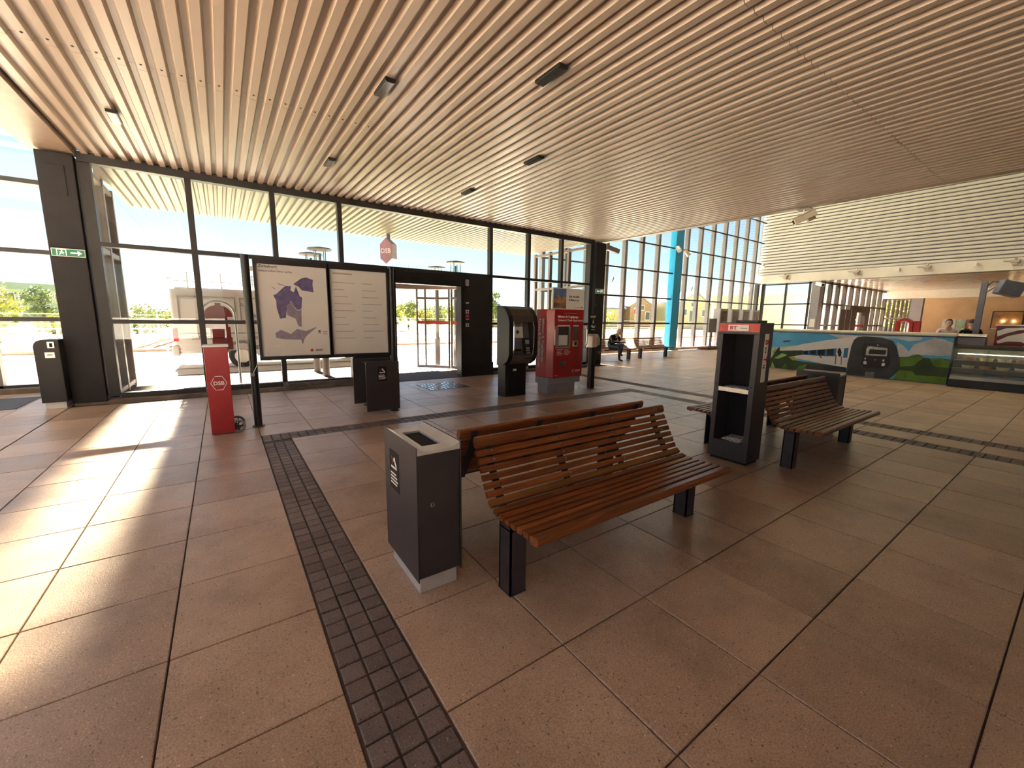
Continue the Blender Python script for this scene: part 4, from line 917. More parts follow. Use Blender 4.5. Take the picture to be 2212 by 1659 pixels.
MB().box(6.54, 6.70, 6.397, 6.40, 1.57, 1.585).build('text_line', M_INKW, pn); MB().box(6.54, 6.70, 6.397, 6.40, 1.54, 1.55).build('text_line', M_INKW, pn)
MB().prism([(6.61, 1.46), (6.63, 1.52), (6.645, 1.46), (6.64, 1.42), (6.615, 1.42)], 'y', 6.397, 6.40).build('drop_symbol', M_INKW, pn)
MB().prism([(6.56, 1.37), (6.60, 1.39), (6.66, 1.36), (6.70, 1.385), (6.68, 1.33), (6.60, 1.33)], 'y', 6.397, 6.40).build('hand_symbol', M_INKW, pn)
MB().box(6.57, 6.68, 6.397, 6.40, 1.285, 1.295).build('text_line', M_INKW, pn)
# ================================================================ MURAL COUNTER AND CAFE SIDE
ct = wthing('mural_counter', 'long counter front painted with a white train, clouds and green hills', 'counter', (15.1, 4.6, 0))
MB().box(14.90, 15.35, 2.10, 7.30, 0, 1.19).build('body', M_GREYP, ct)
MB().box(14.86, 14.90, 2.10, 7.30, .02, 1.185).build('mural_panel', mat('mural_sky', (.05, .30, .60), .5, var=.0, col2=(.10, .40, .72), vscale=1.2), ct)
MC = {'cloud': mat('mural_cloud', (.58, .58, .64), .6, col2=(.36, .37, .44), vscale=3), 'haze': mat('mural_haze', (.45, .55, .40), .6, var=.1), 'white': mat('mural_white', (.66, .66, .70), .5, var=.04),
      'dkgreen': mat('mural_dark_green', (.03, .055, .02), .6, var=.4, vscale=3), 'blue': mat('mural_blue', (.02, .14, .36), .5, var=.1), 'black': mat('mural_black', (.008, .008, .010), .5, var=.2),
      'grey': mat('mural_grey', (.12, .12, .13), .5, var=.3, vscale=20), 'char': mat('mural_charcoal', (.030, .032, .040), .5, var=.4, vscale=3), 'silver': mat('mural_silver', (.45, .45, .47), .5, var=.3, vscale=10),
      'red': M_INKR, 'green': mat('mural_green', (.10, .22, .02), .6, var=.35, vscale=3), 'ltgreen': mat('mural_light_green', (.28, .50, .14), .6, var=.15), 'yelgreen': mat('mural_yellow_green', (.30, .36, .05), .6, var=.2)}
for k, (c, p) in enumerate(MURAL):
    p = [(2.105 if y < 2.28 else y, .022 if z < .15 else min(1.18, z)) for y, z in p]
    MB().prism(p, 'x', 14.8595-.0004*k, 14.86).build('mural_print', MC[c], ct)
MB().cyl((14.93, 2.08, 1.245), (14.93, 7.32, 1.245), .058, n=14).build('top_rail', M_STEEL, ct)
MB().box(14.93, 15.40, 2.10, 7.30, 1.19, 1.215).build('worktop', M_GREYP, ct)
ex = wthing('side_counter', 'plain grey counter panel between the mural and the red cafe front', 'counter', (15.3, 1.85, 0))
MB().box(15.15, 15.50, 1.62, 2.08, 0, 1.20).build('body', mat('lilac_grey_panel', (.27, .25, .31), .5, var=.05), ex); MB().cyl((15.14, 1.60, 1.245), (15.14, 2.08, 1.245), .05, n=12).build('top_rail', M_STEEL, ex)
# glass freezer
fz = wthing('display_freezer', 'long glass display freezer with dark base beside the mural counter', 'freezer', (14.9, .2, 0))
MB().box(14.62, 15.12, -1.8, 2.05, 0, .19).build('base', M_BLACK, fz, bevel=.01)
MB().prism([(14.70, .19), (15.12, .19), (15.12, .34), (14.76, .26)], 'y', -1.8, 2.05).build('tray_deck', M_GREYP, fz)
MB().box(15.06, 15.12, -1.8, 2.05, .34, .95).build('back_panel', mat('freezer_back', (.16, .155, .13), .35, var=.15, vscale=3), fz)
for z, x in ((.45, 14.82), (.64, 14.88)): MB().box(x, 15.06, -1.8, 2.05, z, z+.012).build('shelf', M_GREYP, fz)
MB().box(14.90, 14.93, -1.75, 2.0, .80, .82).build('light_strip', mat('strip_light', (1.0, .86, .55), .5, var=.02, emit=1.0), fz)
MB().add([(14.64, -1.8, .20), (14.64, 2.05, .20), (14.80, 2.05, .94), (14.80, -1.8, .94), (14.648, -1.8, .20), (14.648, 2.05, .20), (14.808, 2.05, .94), (14.808, -1.8, .94)],
         [(0, 1, 2, 3), (7, 6, 5, 4), (0, 4, 5, 1), (1, 5, 6, 2), (2, 6, 7, 3), (3, 7, 4, 0)]).build('front_pane', M_GLASS, fz)
MB().prism([(14.78, .93), (15.14, .93), (15.14, 1.03), (14.86, 1.03), (14.78, .98)], 'y', -1.82, 2.07).build('top_frame', M_BLACK, fz, bevel=.01)
for y in (2.04, 1.5, .85): MB().box(14.80, 15.06, y-.008, y+.008, .20, .93).build('divider', M_GLASS, fz)
for y, x, z in ((1.35, 14.80, .30), (.95, 14.80, .31), (1.0, 14.87, .470), (.55, 14.87, .470), (.6, 14.93, .66)): MB().box(x, x+.05, y-.16, y+.16, z, z+.012).build('blue_price_strip', mat('price_blue', (.06, .25, .60), .5, var=.3, vscale=20), fz)
tubm = MB().lathe([(.10, 0), (.115, .07), (.105, .07), (.095, .05)], (0, 0, 0), 14)
tm_ = [tubm.mesh('food_tub', mat('tub_%d' % i, c, .5, var=.1)) for i, c in enumerate([(.7, .65, .55), (.5, .3, .2), (.65, .6, .35)])]
for j, z in enumerate((.462, .652)):
    for i in range(6): tag(link('food_tub', tm_[(i+j) % 3], loc=(15.0-.06*(1-j)*0, 1.80-.28*i, z+.001)), ('lower' if j == 0 else 'upper')+' shelf food tub inside the glass display freezer', 'tub', 'tubs on the %s freezer shelf' % ('lower' if j == 0 else 'upper'))
# red cafe front with white swirl
rc = wthing('cafe_front', 'dark red cafe front with a big white swirl behind the freezer', 'counter', (16.8, .4, 0))
MB().box(16.6, 17.1, -2.5, 1.62, 0, 1.50).build('body', mat('dark_red_front', (.14, .006, .008), .4, var=.1), rc)
sw_ = [(1.60, 1.36), (1.45, 1.44), (1.20, 1.46), (1.0, 1.43), (1.25, 1.39), (1.45, 1.30), (1.58, 1.22)]
MB().prism(sw_, 'x', 16.595, 16.6).build('swirl_print', M_INKW, rc)
MB().prism([(1.58, 1.10), (1.40, 1.24), (1.15, 1.33), (.90, 1.32), (.76, 1.22), (.80, 1.08), (.95, .99), (1.15, .97), (1.05, 1.04), (1.18, 1.10), (1.38, 1.10), (1.55, 1.04)], 'x', 16.594, 16.6).build('swirl_print', M_INKW, rc)
MB().box(16.58, 17.12, -2.5, 1.64, 1.50, 1.53).build('worktop', M_WHITE, rc)
cm = thing('coffee_machine', 'black coffee machine on the red cafe front', 'coffee machine', (16.85, .35, 1.53))
MB().box(-.2, .2, -.28, .28, 0, .38).build('body', M_BLACK, cm, bevel=.01); MB().box(-.21, -.2, -.2, .2, .20, .32).build('control_panel', M_STEEL, cm); MB().box(-.26, -.2, -.05, .05, .10, .14).build('spout', M_CHROME, cm)
# post with display box
dp = thing('display_post', 'grey post carrying a tilted display box behind the counter', 'monitor', (17.0, 2.02, 0))
MB().box(-.06, .06, -.06, .06, 0, 2.66).build('post', mat('post_grey', (.16, .17, .24), .5, var=.08), dp, bevel=.006)
MB().tube([(-.02, -.06, 2.40), (-.05, -.18, 2.52), (-.05, -.30, 2.50)], .025, 8).build('arm', M_STEEL, dp)
MB().tube([(-.02, -.06, 2.55), (-.04, -.14, 2.66), (-.05, -.28, 2.64)], .012, 6).build('cable', M_BLACK, dp)
bx_ = MB().obox((-.05, -.45, 2.46), (.30, .44, .36), rotz(.5) @ rotx(.30)).build('display_box', mat('box_grey', (.12, .13, .19), .5, var=.1), dp, bevel=.02)
MB().obox((-.17, -.52, 2.45), (.02, .36, .28), rotz(.5) @ rotx(.30)).build('display_screen', mat('screen_brown', (.14, .08, .05), .3, var=.2), bx_)

# ================================================================ CAMERAS AND LAMPS INDOORS
cc = thing('security_camera', 'white security camera hanging from the roof edge', 'camera', (10.25, 3.97, 3.68))
MB().cyl((0, 0, .06), (0, 0, .185), .018, n=10).build('stem', M_WHITE, cc); MB().box(-.08, .08, -.13, .13, .18, .195).build('mount_plate', M_TRIM, cc)
rm_ = rotz(R(38)) @ rotx(R(-26))
MB().obox((0, -.02, .02), (.13, .42, .12), rm_).build('housing', mat('camera_shell', (.70, .62, .52), .4, var=.04), cc, bevel=.015)
MB().obox(Vector((0, -.02, .02)) + rm_ @ Vector((0, .02, .075)), (.15, .46, .012), rm_).build('sun_shield', mat('camera_shell', (.7, .62, .52)), cc)
MB().obox(Vector((0, -.02, .02)) + rm_ @ Vector((0, .21, 0)), (.09, .012, .085), rm_).build('lens_window', M_BLACKM, cc)
MB().obox(Vector((0, -.02, .02)) + rm_ @ Vector((0, -.10, -.09)), (.07, .14, .06), rm_).build('bracket', M_TRIM, cc)
def cctv(name, loc, label, rz, tilt, m=M_WHITE, s=1.0):
    t = thing(name, label, 'camera', loc, rz)
    q = rotx(tilt)
    MB().obox((0, -.16*s, 0), (.12*s, .34*s, .11*s), q).build('housing', m, t, bevel=.01*s); MB().obox(Vector((0, -.16*s, 0)) + q @ Vector((0, -.172*s, 0)), (.08*s, .008, .07*s), q).build('lens_window', M_BLACKM, t)
    MB().tube([(0, .02, .02), (0, -.04, .08*s), (0, -.10*s, .05*s)], .015*s, 6).build('bracket', m, t)
    return t
cctv('security_camera', (10.22, 9.40, 3.72), 'grey security camera on the dark column beside the tall hall', R(75), R(14), M_FRAME_LT, 1.3)
cctv('security_camera', (27.97, 9.72, 3.66), 'white security camera on the grey column under the bright beam', R(-40), R(15), M_WHITE, 1.6)
def spot(loc, label, rz, grp=None):
    t = thing('spotlight', label, 'light', loc, rz, grp)
    MB().cyl((0, -.10, .0), (0, -.28, -.20), .09, .11, n=14).build('barrel', M_STEEL, t); MB().cyl((0, -.275, -.195), (0, -.283, -.204), .095, n=14).build('lens', M_WHITE, t); MB().tube([(0, .02, .03), (0, -.08, .05), (0, -.16, -.03)], .02, 6).build('arm', M_STEEL, t)
spot((18.73, 12.69, 5.08), 'round steel spotlight fixed to the blue column', R(-20)); spot((19.46, 12.74, 4.98), 'grey spotlight next to the blue column on the transom', R(50)); spot((27.92, 12.72, 5.05), 'small steel spotlight at the end of the louvred wall', R(-70))
m_fl = mat('floodlight_shell', (.50, .44, .38), .45, var=.05)
for i, y in enumerate((11.3, 7.9, 5.2, 2.5)):
    t = thing('floodlight', 'tapered floodlight mounted on the bright beam under the louvres', 'light', (27.98, y, 4.06), 0, 'floodlights on the bright beam')
    MB().prism([(-.05, .10), (.40, .16), (.40, .20), (-.10, .20)], 'x', -.30, -.06).build('shade', m_fl, t, bevel=.01)
    MB().prism([(.0, 0), (.14, 0), (.20, .12), (.0, .12)], 'x', -.18, -.04).build('body', m_fl, t); MB().box(-.10, 0, -.12, .12, -.05, 0).build('foot', m_fl, t); MB().ball((-.18, .05, .26), .045, n=10, m=6).build('cap', M_CHROME, t)
for i, y in enumerate((6.3, 3.7)):
    t = thing('sensor', 'small white sensor on the bright beam between two floodlights', 'sensor', (27.98, y, 4.10), 0, 'sensors on the bright beam')
    MB().box(-.16, 0, -.05, .05, 0, .16).build('body', M_WHITE, t, bevel=.02); MB().box(-.2, -.02, -.10, .02, -.03, 0).build('arm', M_STEEL, t)

# ================================================================ NEWSPAPER BOXES BY THE TALL WINDOW
st = wthing('leaflet_boxes', 'row of four grey leaflet boxes on posts at the tall glass wall', 'dispenser', (24.0, 12.2, 0))
MB().box(21.0, 27.2, 11.9, 12.6, 0, .12).build('base', mat('brown_plinth', (.10, .055, .04), .6, var=.1), st)
m_bx = mat('leaflet_box_grey', (.30, .29, .30), .45, var=.05)
for i, x in enumerate((22.3, 23.55, 24.75, 25.95)):
    b = MB().box(x, x+.80, 12.1, 12.5, .95 if i == 0 else 1.35, 2.2).build('box', m_bx, st, bevel=.02); MB().box(x+.12, x+.68, 12.085, 12.1, 1.5, 2.08).build('window', mat('leaflet_window', (.16, .12, .11), .2, var=.3), b)
    MB().box(x+.35, x+.45, 12.25, 12.35, .12, 1.4).build('post', M_DGREY, st)
MB().box(21.45, 22.2, 12.2, 12.26, .9, 1.65).build('sign_plate', mat('plate_grey', (.16, .16, .18), .5, var=.05), st); MB().box(21.75, 21.85, 12.2, 12.3, .12, .9).build('post', mat('brown_plinth', (.10, .055, .04)), st)
for x, z, s, lb in ((14.5, 3.3, 1.0, 'dark bird silhouette sticker on the tall glass near the reading man'), (20.7, 3.2, 1.0, 'dark bird silhouette sticker on the tall glass right of the blue column')):
    t = MB().prism([(-.10*s, -.16*s), (-.03*s, -.06*s), (.02*s, .02*s), (.03*s, .16*s), (.07*s, .06*s), (.10*s, .03*s), (.06*s, .0), (.03*s, -.05*s), (-.02*s, -.10*s)], 'y', -.003, 0).build('bird_sticker', mat('sticker_grey', (.10, .09, .09), .6, var=.05), loc=(x, 12.924, z))
    tag(t, lb, 'sticker')

# ================================================================ FAR HALL DETAILS
tag(MB().box(27.985, 27.995, 9.62, 9.88, 1.25, 1.72).build('paper_notice', M_INKW), 'white paper notice on the grey column under the bright beam', 'notice')
ra = thing('red_arch_stand', 'red arched stand in the far hall behind the counter', 'stand', (36.0, 7.4, 0))
pts = [(math.cos(R(a))*.42, math.sin(R(a))*.42) for a in range(0, 181, 20)]
MB().prism([(y, 1.45+z) for y, z in pts]+[(-.42, 0), (-.25, 0)]+[(y*.6, 1.45+z*.6) for y, z in pts[::-1]]+[(.25, 0), (.42, 0)], 'x', -.2, .2).build('arch', mat('arch_red', (.40, .02, .03), .4, var=.05), ra); MB().box(-.15, .15, -.75, -.45, 0, 1.7).build('side_column', mat('arch_red', (.4, .02, .03)), ra)
mb_ = thing('menu_board', 'lit kitchen hatch with two glowing lamps in the end wall', 'hatch', (52.0, 4.6, 1.9))
MB().box(-.06, 0, -.85, .85, -.75, .75).build('frame', M_BLACK, mb_); MB().box(-.07, -.06, -.78, .78, -.68, .68).build('opening', mat('hatch_glow', (.45, .22, .08), .5, col2=(.20, .10, .04), vscale=2, emit=0), mb_)
for y in (.2, -.35): MB().ball((-.14, y, -.05), .07, n=10, m=6).build('lamp', mat('warm_bulb', (1.0, .75, .4), .5, var=.01, emit=6.0), mb_)
MB().box(-.35, -.06, -.8, .8, -.72, -.66).build('counter_top', M_WHITE, mb_)
for i, (y0, y1, c) in enumerate(((7.45, 8.25, (.55, .55, .50)), (6.85, 7.4, (.30, .42, .33)), (6.2, 6.8, (.40, .10, .10)))):
    tag(MB().box(51.95, 52.0, y0, y1, .95, 1.95).build('wall_poster', mat('wall_poster_%d' % i, c, .5, var=.25, vscale=2)), ('pale', 'greenish', 'reddish')[i]+' framed poster on the warm end wall behind the cafe', 'poster')
rail_ = thing('hand_rail', 'thin dark hand rail in front of the far hall glazing', 'railing', (34.0, 9.0, 0))
MB().tube([(-4.5, 0, 1.0), (4.5, 0, 1.0)], .025, 6).build('rail', M_FRAME, rail_)
for k in range(6): MB().cyl((-4.5+1.8*k, 0, 0), (-4.5+1.8*k, 0, 1.0), .02, n=6).build('post', M_FRAME, rail_)

# ================================================================ PEOPLE
def person(name, label, loc, rz, V, E, regions, mats, head_c, head_tilt, hair=None, extra=None):
    """V: name -> (pos, (rx, ry)); E: edges by name; regions: joint name -> material slot"""
    t = thing(name, label, 'person', loc, rz)
    names = list(V); me = bpy.data.meshes.new('body'); me.from_pydata([V[k][0] for k in names], [(names.index(a), names.index(b)) for a, b in E], [])
    o = bpy.data.objects.new('body', me); COL.objects.link(o)
    sk = o.modifiers.new('skin', 'SKIN'); sk.use_smooth_shade = True
    for i, k in enumerate(names):
        sv = me.skin_vertices[0].data[i]; sv.radius = V[k][1]; sv.use_root = (k == 'pelvis')
    ss = o.modifiers.new('sub', 'SUBSURF'); ss.levels = 2
    dg = bpy.context.evaluated_depsgraph_get(); dg.update(); nm = bpy.data.meshes.new_from_object(o.evaluated_get(dg)); bpy.data.objects.remove(o)
    nm.materials.clear()
    for m in mats: nm.materials.append(m)
    P = [(Vector(V[a][0]), Vector(V[b][0]), a, b) for a, b in E]
    for f in nm.polygons:
        c = f.center; best = None
        for a, b, na, nb in P:
            d = b-a; u = max(0, min(1, (c-a).dot(d)/d.length_squared)); q = (c-(a+d*u)).length
            if best is None or q < best[0]: best = (q, na if u < .5 else nb)
        f.material_index = regions.get(best[1], 0)
    h = Vector(head_c); hr = rotx(head_tilt)
    def HP(x, y, z): return h + hr @ Vector((x, y, z))
    hb_ = MB().ball((0, 0, 0), .078, .098, .120, 16, 12)           # skull with a narrower jaw, grown onto the neck
    hb_.v = [tuple(HP(x*(1+min(0, z)*2.2), y*(1+min(0, z)*1.2)-(.012 if z < -.03 and y < 0 else 0), z)) for x, y, z in hb_.v]
    V0 = [tuple(v.co) for v in nm.vertices]; F0 = [tuple(f.vertices) for f in nm.polygons]; MI = [f.material_index for f in nm.polygons]
    full = bpy.data.meshes.new('body'); full.from_pydata(V0+hb_.v, [], F0+[tuple(i+len(V0) for i in f) for f in hb_.f])
    for m in mats: full.materials.append(m)
    full.polygons.foreach_set('material_index', MI+[len(mats)-1]*len(hb_.f)); full.polygons.foreach_set('use_smooth', [True]*len(full.polygons)); full.update()
    bpy.data.meshes.remove(nm); link('body', full, t)
    for s in (-1, 1):
        MB().ball(HP(.080*s, .005, -.005), .012, .02, .03, 8, 6).build('ear', M_SKIN, t, smooth=True)
        MB().ball(HP(.033*s, -.090, .014), .011, .008, .008, 8, 6).build('eye', M_INKD, t, smooth=True)
    MB().add([HP(-.011, -.092, .015), HP(.011, -.092, .015), HP(.016, -.098, -.028), HP(-.016, -.098, -.028), HP(0, -.124, -.022)], [(0, 1, 4), (1, 2, 4), (2, 3, 4), (3, 0, 4), (3, 2, 1, 0)]).build('nose', M_SKIN, t)
    MB().obox(HP(0, -.098, -.058), (.042, .012, .010), hr).build('mouth', mat('lips', (.40, .16, .13), .5, var=.03), t)
    if hair:
        mb = MB(); n = 14
        for k in range(6):
            for i in range(n):
                ph = R(4+k*17); a = 2*math.pi*i/n; fr_ = math.cos(a+math.pi/2)      # shorter over the face
                ph2 = ph*(1.0 if fr_ < .3 else .62)
                mb.v.append(tuple(HP(.085*math.sin(ph2)*math.cos(a), .106*math.sin(ph2)*math.sin(a)+.006, .126*math.cos(ph2)+.006)))
        for k in range(5):
            for i in range(n): mb.f.append((k*n+i, k*n+(i+1) % n, (k+1)*n+(i+1) % n, (k+1)*n+i))
        mb.f.append(tuple(range(n-1, -1, -1))); mb.build('hair', hair, t, smooth=True)
    return t
def hand(pref, w_, d1, d2):
    """palm and five fingers rooted at wrist w_, pointing d1, spreading along d2"""
    w_ = Vector(w_); d1 = Vector(d1).normalized(); d2 = Vector(d2).normalized(); n = d1.cross(d2); V = {}; E = []
    V[pref+'palm'] = (tuple(w_+d1*.07), (.030, .020))
    for i, (off, L) in enumerate(((-.030, .065), (-.010, .078), (.010, .074), (.028, .058))):
        a, b = pref+'f%da' % i, pref+'f%db' % i
        V[a] = (tuple(w_+d1*.105+d2*off), (.009, .009)); V[b] = (tuple(w_+d1*(.105+L)+d2*off*1.15+n*-.02), (.008, .008)); E += [(pref+'palm', a), (a, b)]
    V[pref+'ta'] = (tuple(w_+d1*.05-d2*.045), (.011, .011)); V[pref+'tb'] = (tuple(w_+d1*.09-d2*.065+n*-.01), (.009, .009)); E += [(pref+'palm', pref+'ta'), (pref+'ta', pref+'tb')]
    return V, E
def standing(bend=0.0):
    V = {'pelvis': ((0, 0, .90), (.155, .115)), 'waist': ((0, 0, 1.06), (.145, .105)), 'chest': ((0, 0, 1.26), (.165, .115)), 'neck': ((0, -.01, 1.42), (.055, .055)), 'head': ((0, -.02, 1.50), (.050, .055))}
    E = [('pelvis', 'waist'), ('waist', 'chest'), ('chest', 'neck'), ('neck', 'head')]
    for s, q in ((-1, 'l'), (1, 'r')):
        V.update({q+'sh': ((.19*s, 0, 1.36), (.062, .06)), q+'el': ((.25*s, -.03, 1.10), (.045, .045)), q+'wr': ((.20*s, -.24, .99), (.030, .028)), q+'hip': ((.09*s, 0, .82), (.09, .09)), q+'kn': ((.10*s, -.02, .48), (.06, .06)), q+'an': ((.10*s, .02, .08), (.042, .045)), q+'toe': ((.11*s, -.15, .035), (.04, .03))})
        E += [('chest', q+'sh'), (q+'sh', q+'el'), (q+'el', q+'wr'), ('pelvis', q+'hip'), (q+'hip', q+'kn'), (q+'kn', q+'an'), (q+'an', q+'toe')]
        hv, he = hand(q, V[q+'wr'][0], (-.2*s, -1, -.1), (.95*s, -.2, 0)); V.update(hv); E += he+[(q+'wr', q+'palm')]
    return V, E
def reg(V, top, leg, shoe, skin):
    r = {}
    for k in V:
        b = k[1:] if k[0] in 'lr' else k
        if k in ('head', 'crown', 'neck'): r[k] = skin
        elif k in ('waist', 'chest') or b in ('sh', 'el'): r[k] = top
        elif k == 'pelvis' or b in ('hip', 'kn'): r[k] = leg
        elif b in ('an', 'toe'): r[k] = shoe
        elif b == 'wr': r[k] = top
        else: r[k] = skin
    return r
M_JEAN = mat('jeans', (.045, .070, .12), .8, var=.2, vscale=8); M_SHOE = mat('shoe_leather', (.02, .018, .017), .5, var=.1); M_HAIR = mat('dark_hair', (.018, .013, .010), .6, var=.3, vscale=30)
V, E = standing(); person('person', 'person with dark hair in a pale pink shirt behind the mural counter', (18.0, 2.72, 0), R(-62), V, E, reg(V, 0, 1, 2, 3), [mat('pink_shirt', (.84, .70, .72), .7, var=.05), M_JEAN, M_SHOE, M_SKIN], (0, -.03, 1.55), 0, M_HAIR)
V, E = standing(); pv2 = person('person', 'person in black with a yellow high-visibility panel behind the mural counter', (18.3, 2.27, 0), R(120), V, E, reg(V, 0, 1, 2, 3), [mat('black_jacket', (.012, .010, .011), .7, var=.1), M_JEAN, M_SHOE, M_SKIN], (0, -.03, 1.55), 0, M_HAIR)
MB().prism([(-.10, 1.05), (.02, 1.05), (.05, 1.38), (-.04, 1.40), (-.12, 1.30)], 'x', .178, .200).build('hi_vis_panel', mat('hi_vis', (.62, .75, .05), .6, var=.05), pv2)
# the reading man on the far bench: seated, bent over his paper, right leg crossed over
V = {'pelvis': ((0, .0, .53), (.150, .13)), 'waist': ((0, -.06, .68), (.145, .12)), 'chest': ((0, -.18, .86), (.165, .12)), 'neck': ((0, -.28, .985), (.055, .055)), 'head': ((0, -.33, 1.04), (.050, .055)),
     'lhip': ((-.10, -.08, .51), (.09, .088)), 'lkn': ((-.08, -.48, .52), (.062, .062)), 'lan': ((-.04, -.46, .09), (.042, .045)), 'ltoe': ((-.05, -.62, .04), (.04, .03)),
     'rhip': ((.10, -.08, .53), (.09, .088)), 'rkn': ((.04, -.52, .63), (.064, .062)), 'ran': ((-.16, -.58, .30), (.042, .045)), 'rtoe': ((-.24, -.70, .25), (.04, .032))}
E = [('pelvis', 'waist'), ('waist', 'chest'), ('chest', 'neck'), ('neck', 'head')]
for s, q in ((-1, 'l'), (1, 'r')):
    V.update({q+'sh': ((.19*s, -.20, .93), (.062, .06)), q+'el': ((.27*s, -.30, .70), (.046, .046)), q+'wr': ((.16*s, -.50, .73), (.030, .028))})
    E += [('chest', q+'sh'), (q+'sh', q+'el'), (q+'el', q+'wr'), ('pelvis', q+'hip'), (q+'hip', q+'kn'), (q+'kn', q+'an'), (q+'an', q+'toe')]
    hv, he = hand(q, V[q+'wr'][0], (-.5*s, -.8, 0), (.8*s, -.5, 0)); V.update(hv); E += he+[(q+'wr', q+'palm')]
person('person', 'bald seated person in a black sweater and jeans reading a newspaper', (11.72, 10.43, -.005), R(8), V, E, reg(V, 0, 1, 2, 3), [mat('black_jacket', (.012, .010, .011)), M_JEAN, M_SHOE, M_SKIN], (0, -.37, 1.09), R(38), mat('grey_hair_fringe', (.40, .34, .30), .7, var=.1) if False else None)
np_ = tag(MB().add([(-.30, -.10, .03), (0, -.12, 0), (.30, -.06, .07), (.30, .12, .09), (0, .08, .02), (-.30, .10, .05), (-.30, -.10, .036), (0, -.12, .006), (.30, -.06, .076), (.30, .12, .096), (0, .08, .026), (-.30, .10, .056)],
     [(0, 1, 4, 5), (1, 2, 3, 4), (11, 10, 7, 6), (10, 9, 8, 7), (0, 6, 7, 1), (1, 7, 8, 2), (2, 8, 9, 3), (3, 9, 10, 4), (4, 10, 11, 5), (5, 11, 6, 0)]).build('newspaper', mat('newsprint', (.45, .42, .40)), loc=(11.66, 9.86, .72)), 'open newspaper held by the seated person at the glass wall', 'newspaper')
# ================================================================ OUTSIDE: VAN
vn = wthing('delivery_van', 'white delivery van with roof rack and red tail light outside the glass wall', 'van', (1.6, 15.3, -.03))
VX0, VX1, VY0, VY1 = -1.10, 4.75, 14.30, 16.25
sec = [(VY0+.10, .42), (VY0+.02, .50), (VY0, .80), (VY0+.01, 1.30), (VY0+.07, 1.90), (VY0+.13, 2.16), (VY0+.26, 2.27), (VY0+.5, 2.31)]
sec = sec + [(VY0+VY1-y, z) for y, z in sec[::-1]]
def van_body(x0, x1, m, nm):
    n = len(sec); vs_ = []; fs = []
    st_ = [(x0, .0), (x0+.05, 1.0), (3.0, 1.0)] + [(3.6, .97), (4.1, .78), (4.45, .56), (x1, .46)]
    for x, k in st_:
        for y, z in sec:
            c = (VY0+VY1)/2
            kk = 1.0 if k else .985
            zz = .42+(z-.42)*(k if k else .99) if x > 3 else z
            vs_.append((x, c+(y-c)*(kk if x <= 3 else (.98 if x < 4.4 else .93)), zz))
    for s in range(len(st_)-1):
        for i in range(n): fs.append((s*n+i, s*n+(i+1) % n, (s+1)*n+(i+1) % n, (s+1)*n+i))
    fs += [tuple(range(n-1, -1, -1)), tuple((len(st_)-1)*n+i for i in range(n))]
    return MB().add(vs_, fs).build(nm, m, vn, bevel=.02)
van_body(VX0, VX1, M_VAN, 'body')
m_vt = mat('van_trim', (.16, .15, .14), .6, var=.05)
MB().box(VX0-.06, VX0+.10, VY0-.01, VY1+.01, .36, .66).build('rear_bumper', mat('van_bumper', (.30, .28, .26), .5, var=.05), vn, bevel=.03)
MB().box(.75, 3.2, VY0-.015, VY0+.02, .40, .62).build('side_skirt', m_vt, vn, bevel=.01)
tl = MB().box(VX0-.012, VX0+.10, VY0-.008, VY0+.06, .76, 1.12).build('tail_light', mat('tail_light', (.60, .02, .02), .2, var=.1), vn, bevel=.01)
MB().box(VX0-.010, VX0+.12, VY0-.004, VY0+.05, .52, .56).build('reflector', M_INKR, vn)
def recess(x0, x1, z0, z1): 
    f = MB(); t_ = .03
    for a, b, c, d in ((x0, x1, z0, z0+t_), (x0, x1, z1-t_, z1), (x0, x0+t_, z0, z1), (x1-t_, x1, z0, z1)):
        yb = VY0+.02*(c > 1.2)+.0
        f.add([(a, VY0-.004+.09*max(0, c-1.3), c), (b, VY0-.004+.09*max(0, c-1.3), c), (b, VY0-.004+.09*max(0, d-1.3), d), (a, VY0-.004+.09*max(0, d-1.3), d),
               (a, VY0+.03+.09*max(0, c-1.3), c), (b, VY0+.03+.09*max(0, c-1.3), c), (b, VY0+.03+.09*max(0, d-1.3), d), (a, VY0+.03+.09*max(0, d-1.3), d)],
              [(0, 1, 2, 3), (7, 6, 5, 4), (0, 4, 5, 1), (1, 5, 6, 2), (2, 6, 7, 3), (3, 7, 4, 0)])
    f.build('panel_frame', mat('van_panel_line', (.17, .15, .135), .5, var=.05), vn)
recess(-.95, .35, 1.32, 1.98); recess(.45, 1.75, 1.32, 1.98); recess(1.85, 3.1, 1.32, 1.98)
MB().box(VX0+.14, 3.2, VY0-.006, VY0+.01, .96, .99).build('crease', mat('van_panel_line', (.4, .36, .32)), vn)
def wheel(x):
    w1 = MB().lathe([(.20, -.10), (.31, -.10), (.34, -.06), (.34, .06), (.31, .10), (.20, .10)], (0, 0, 0), 22); 
    for y in (VY0+.14, VY1-.14):
        q = MB(); q.v = [(x+a, y-c, .34+b-.03) for a, b, c in w1.v]; q.f = list(w1.f); wo = q.build('wheel', M_RUBBER, vn); h_ = MB().lathe([(.05, -.02), (.19, 0), (.20, .04)], (0, 0, 0), 16); h_.v = [(x+a, y-.10*(1 if y < 15 else -1)-c*.2, .34+b-.03) for a, b, c in h_.v]; h_.build('hub_cap', M_STEEL, wo)
    MB().lathe([(.36, 0), (.46, 0), (.46, .02), (.36, .02)], (0, 0, 0), 20)
    MB().prism([(x+.46*math.cos(R(a)), .31+.46*math.sin(R(a))) for a in range(0, 181, 20)]+[(x-.38*math.cos(R(a)), .31+.38*math.sin(R(a))) for a in range(0, 181, 20)], 'y', VY0-.012, VY0+.02).build('wheel_arch', m_vt, vn)
wheel(.42); wheel(3.75)
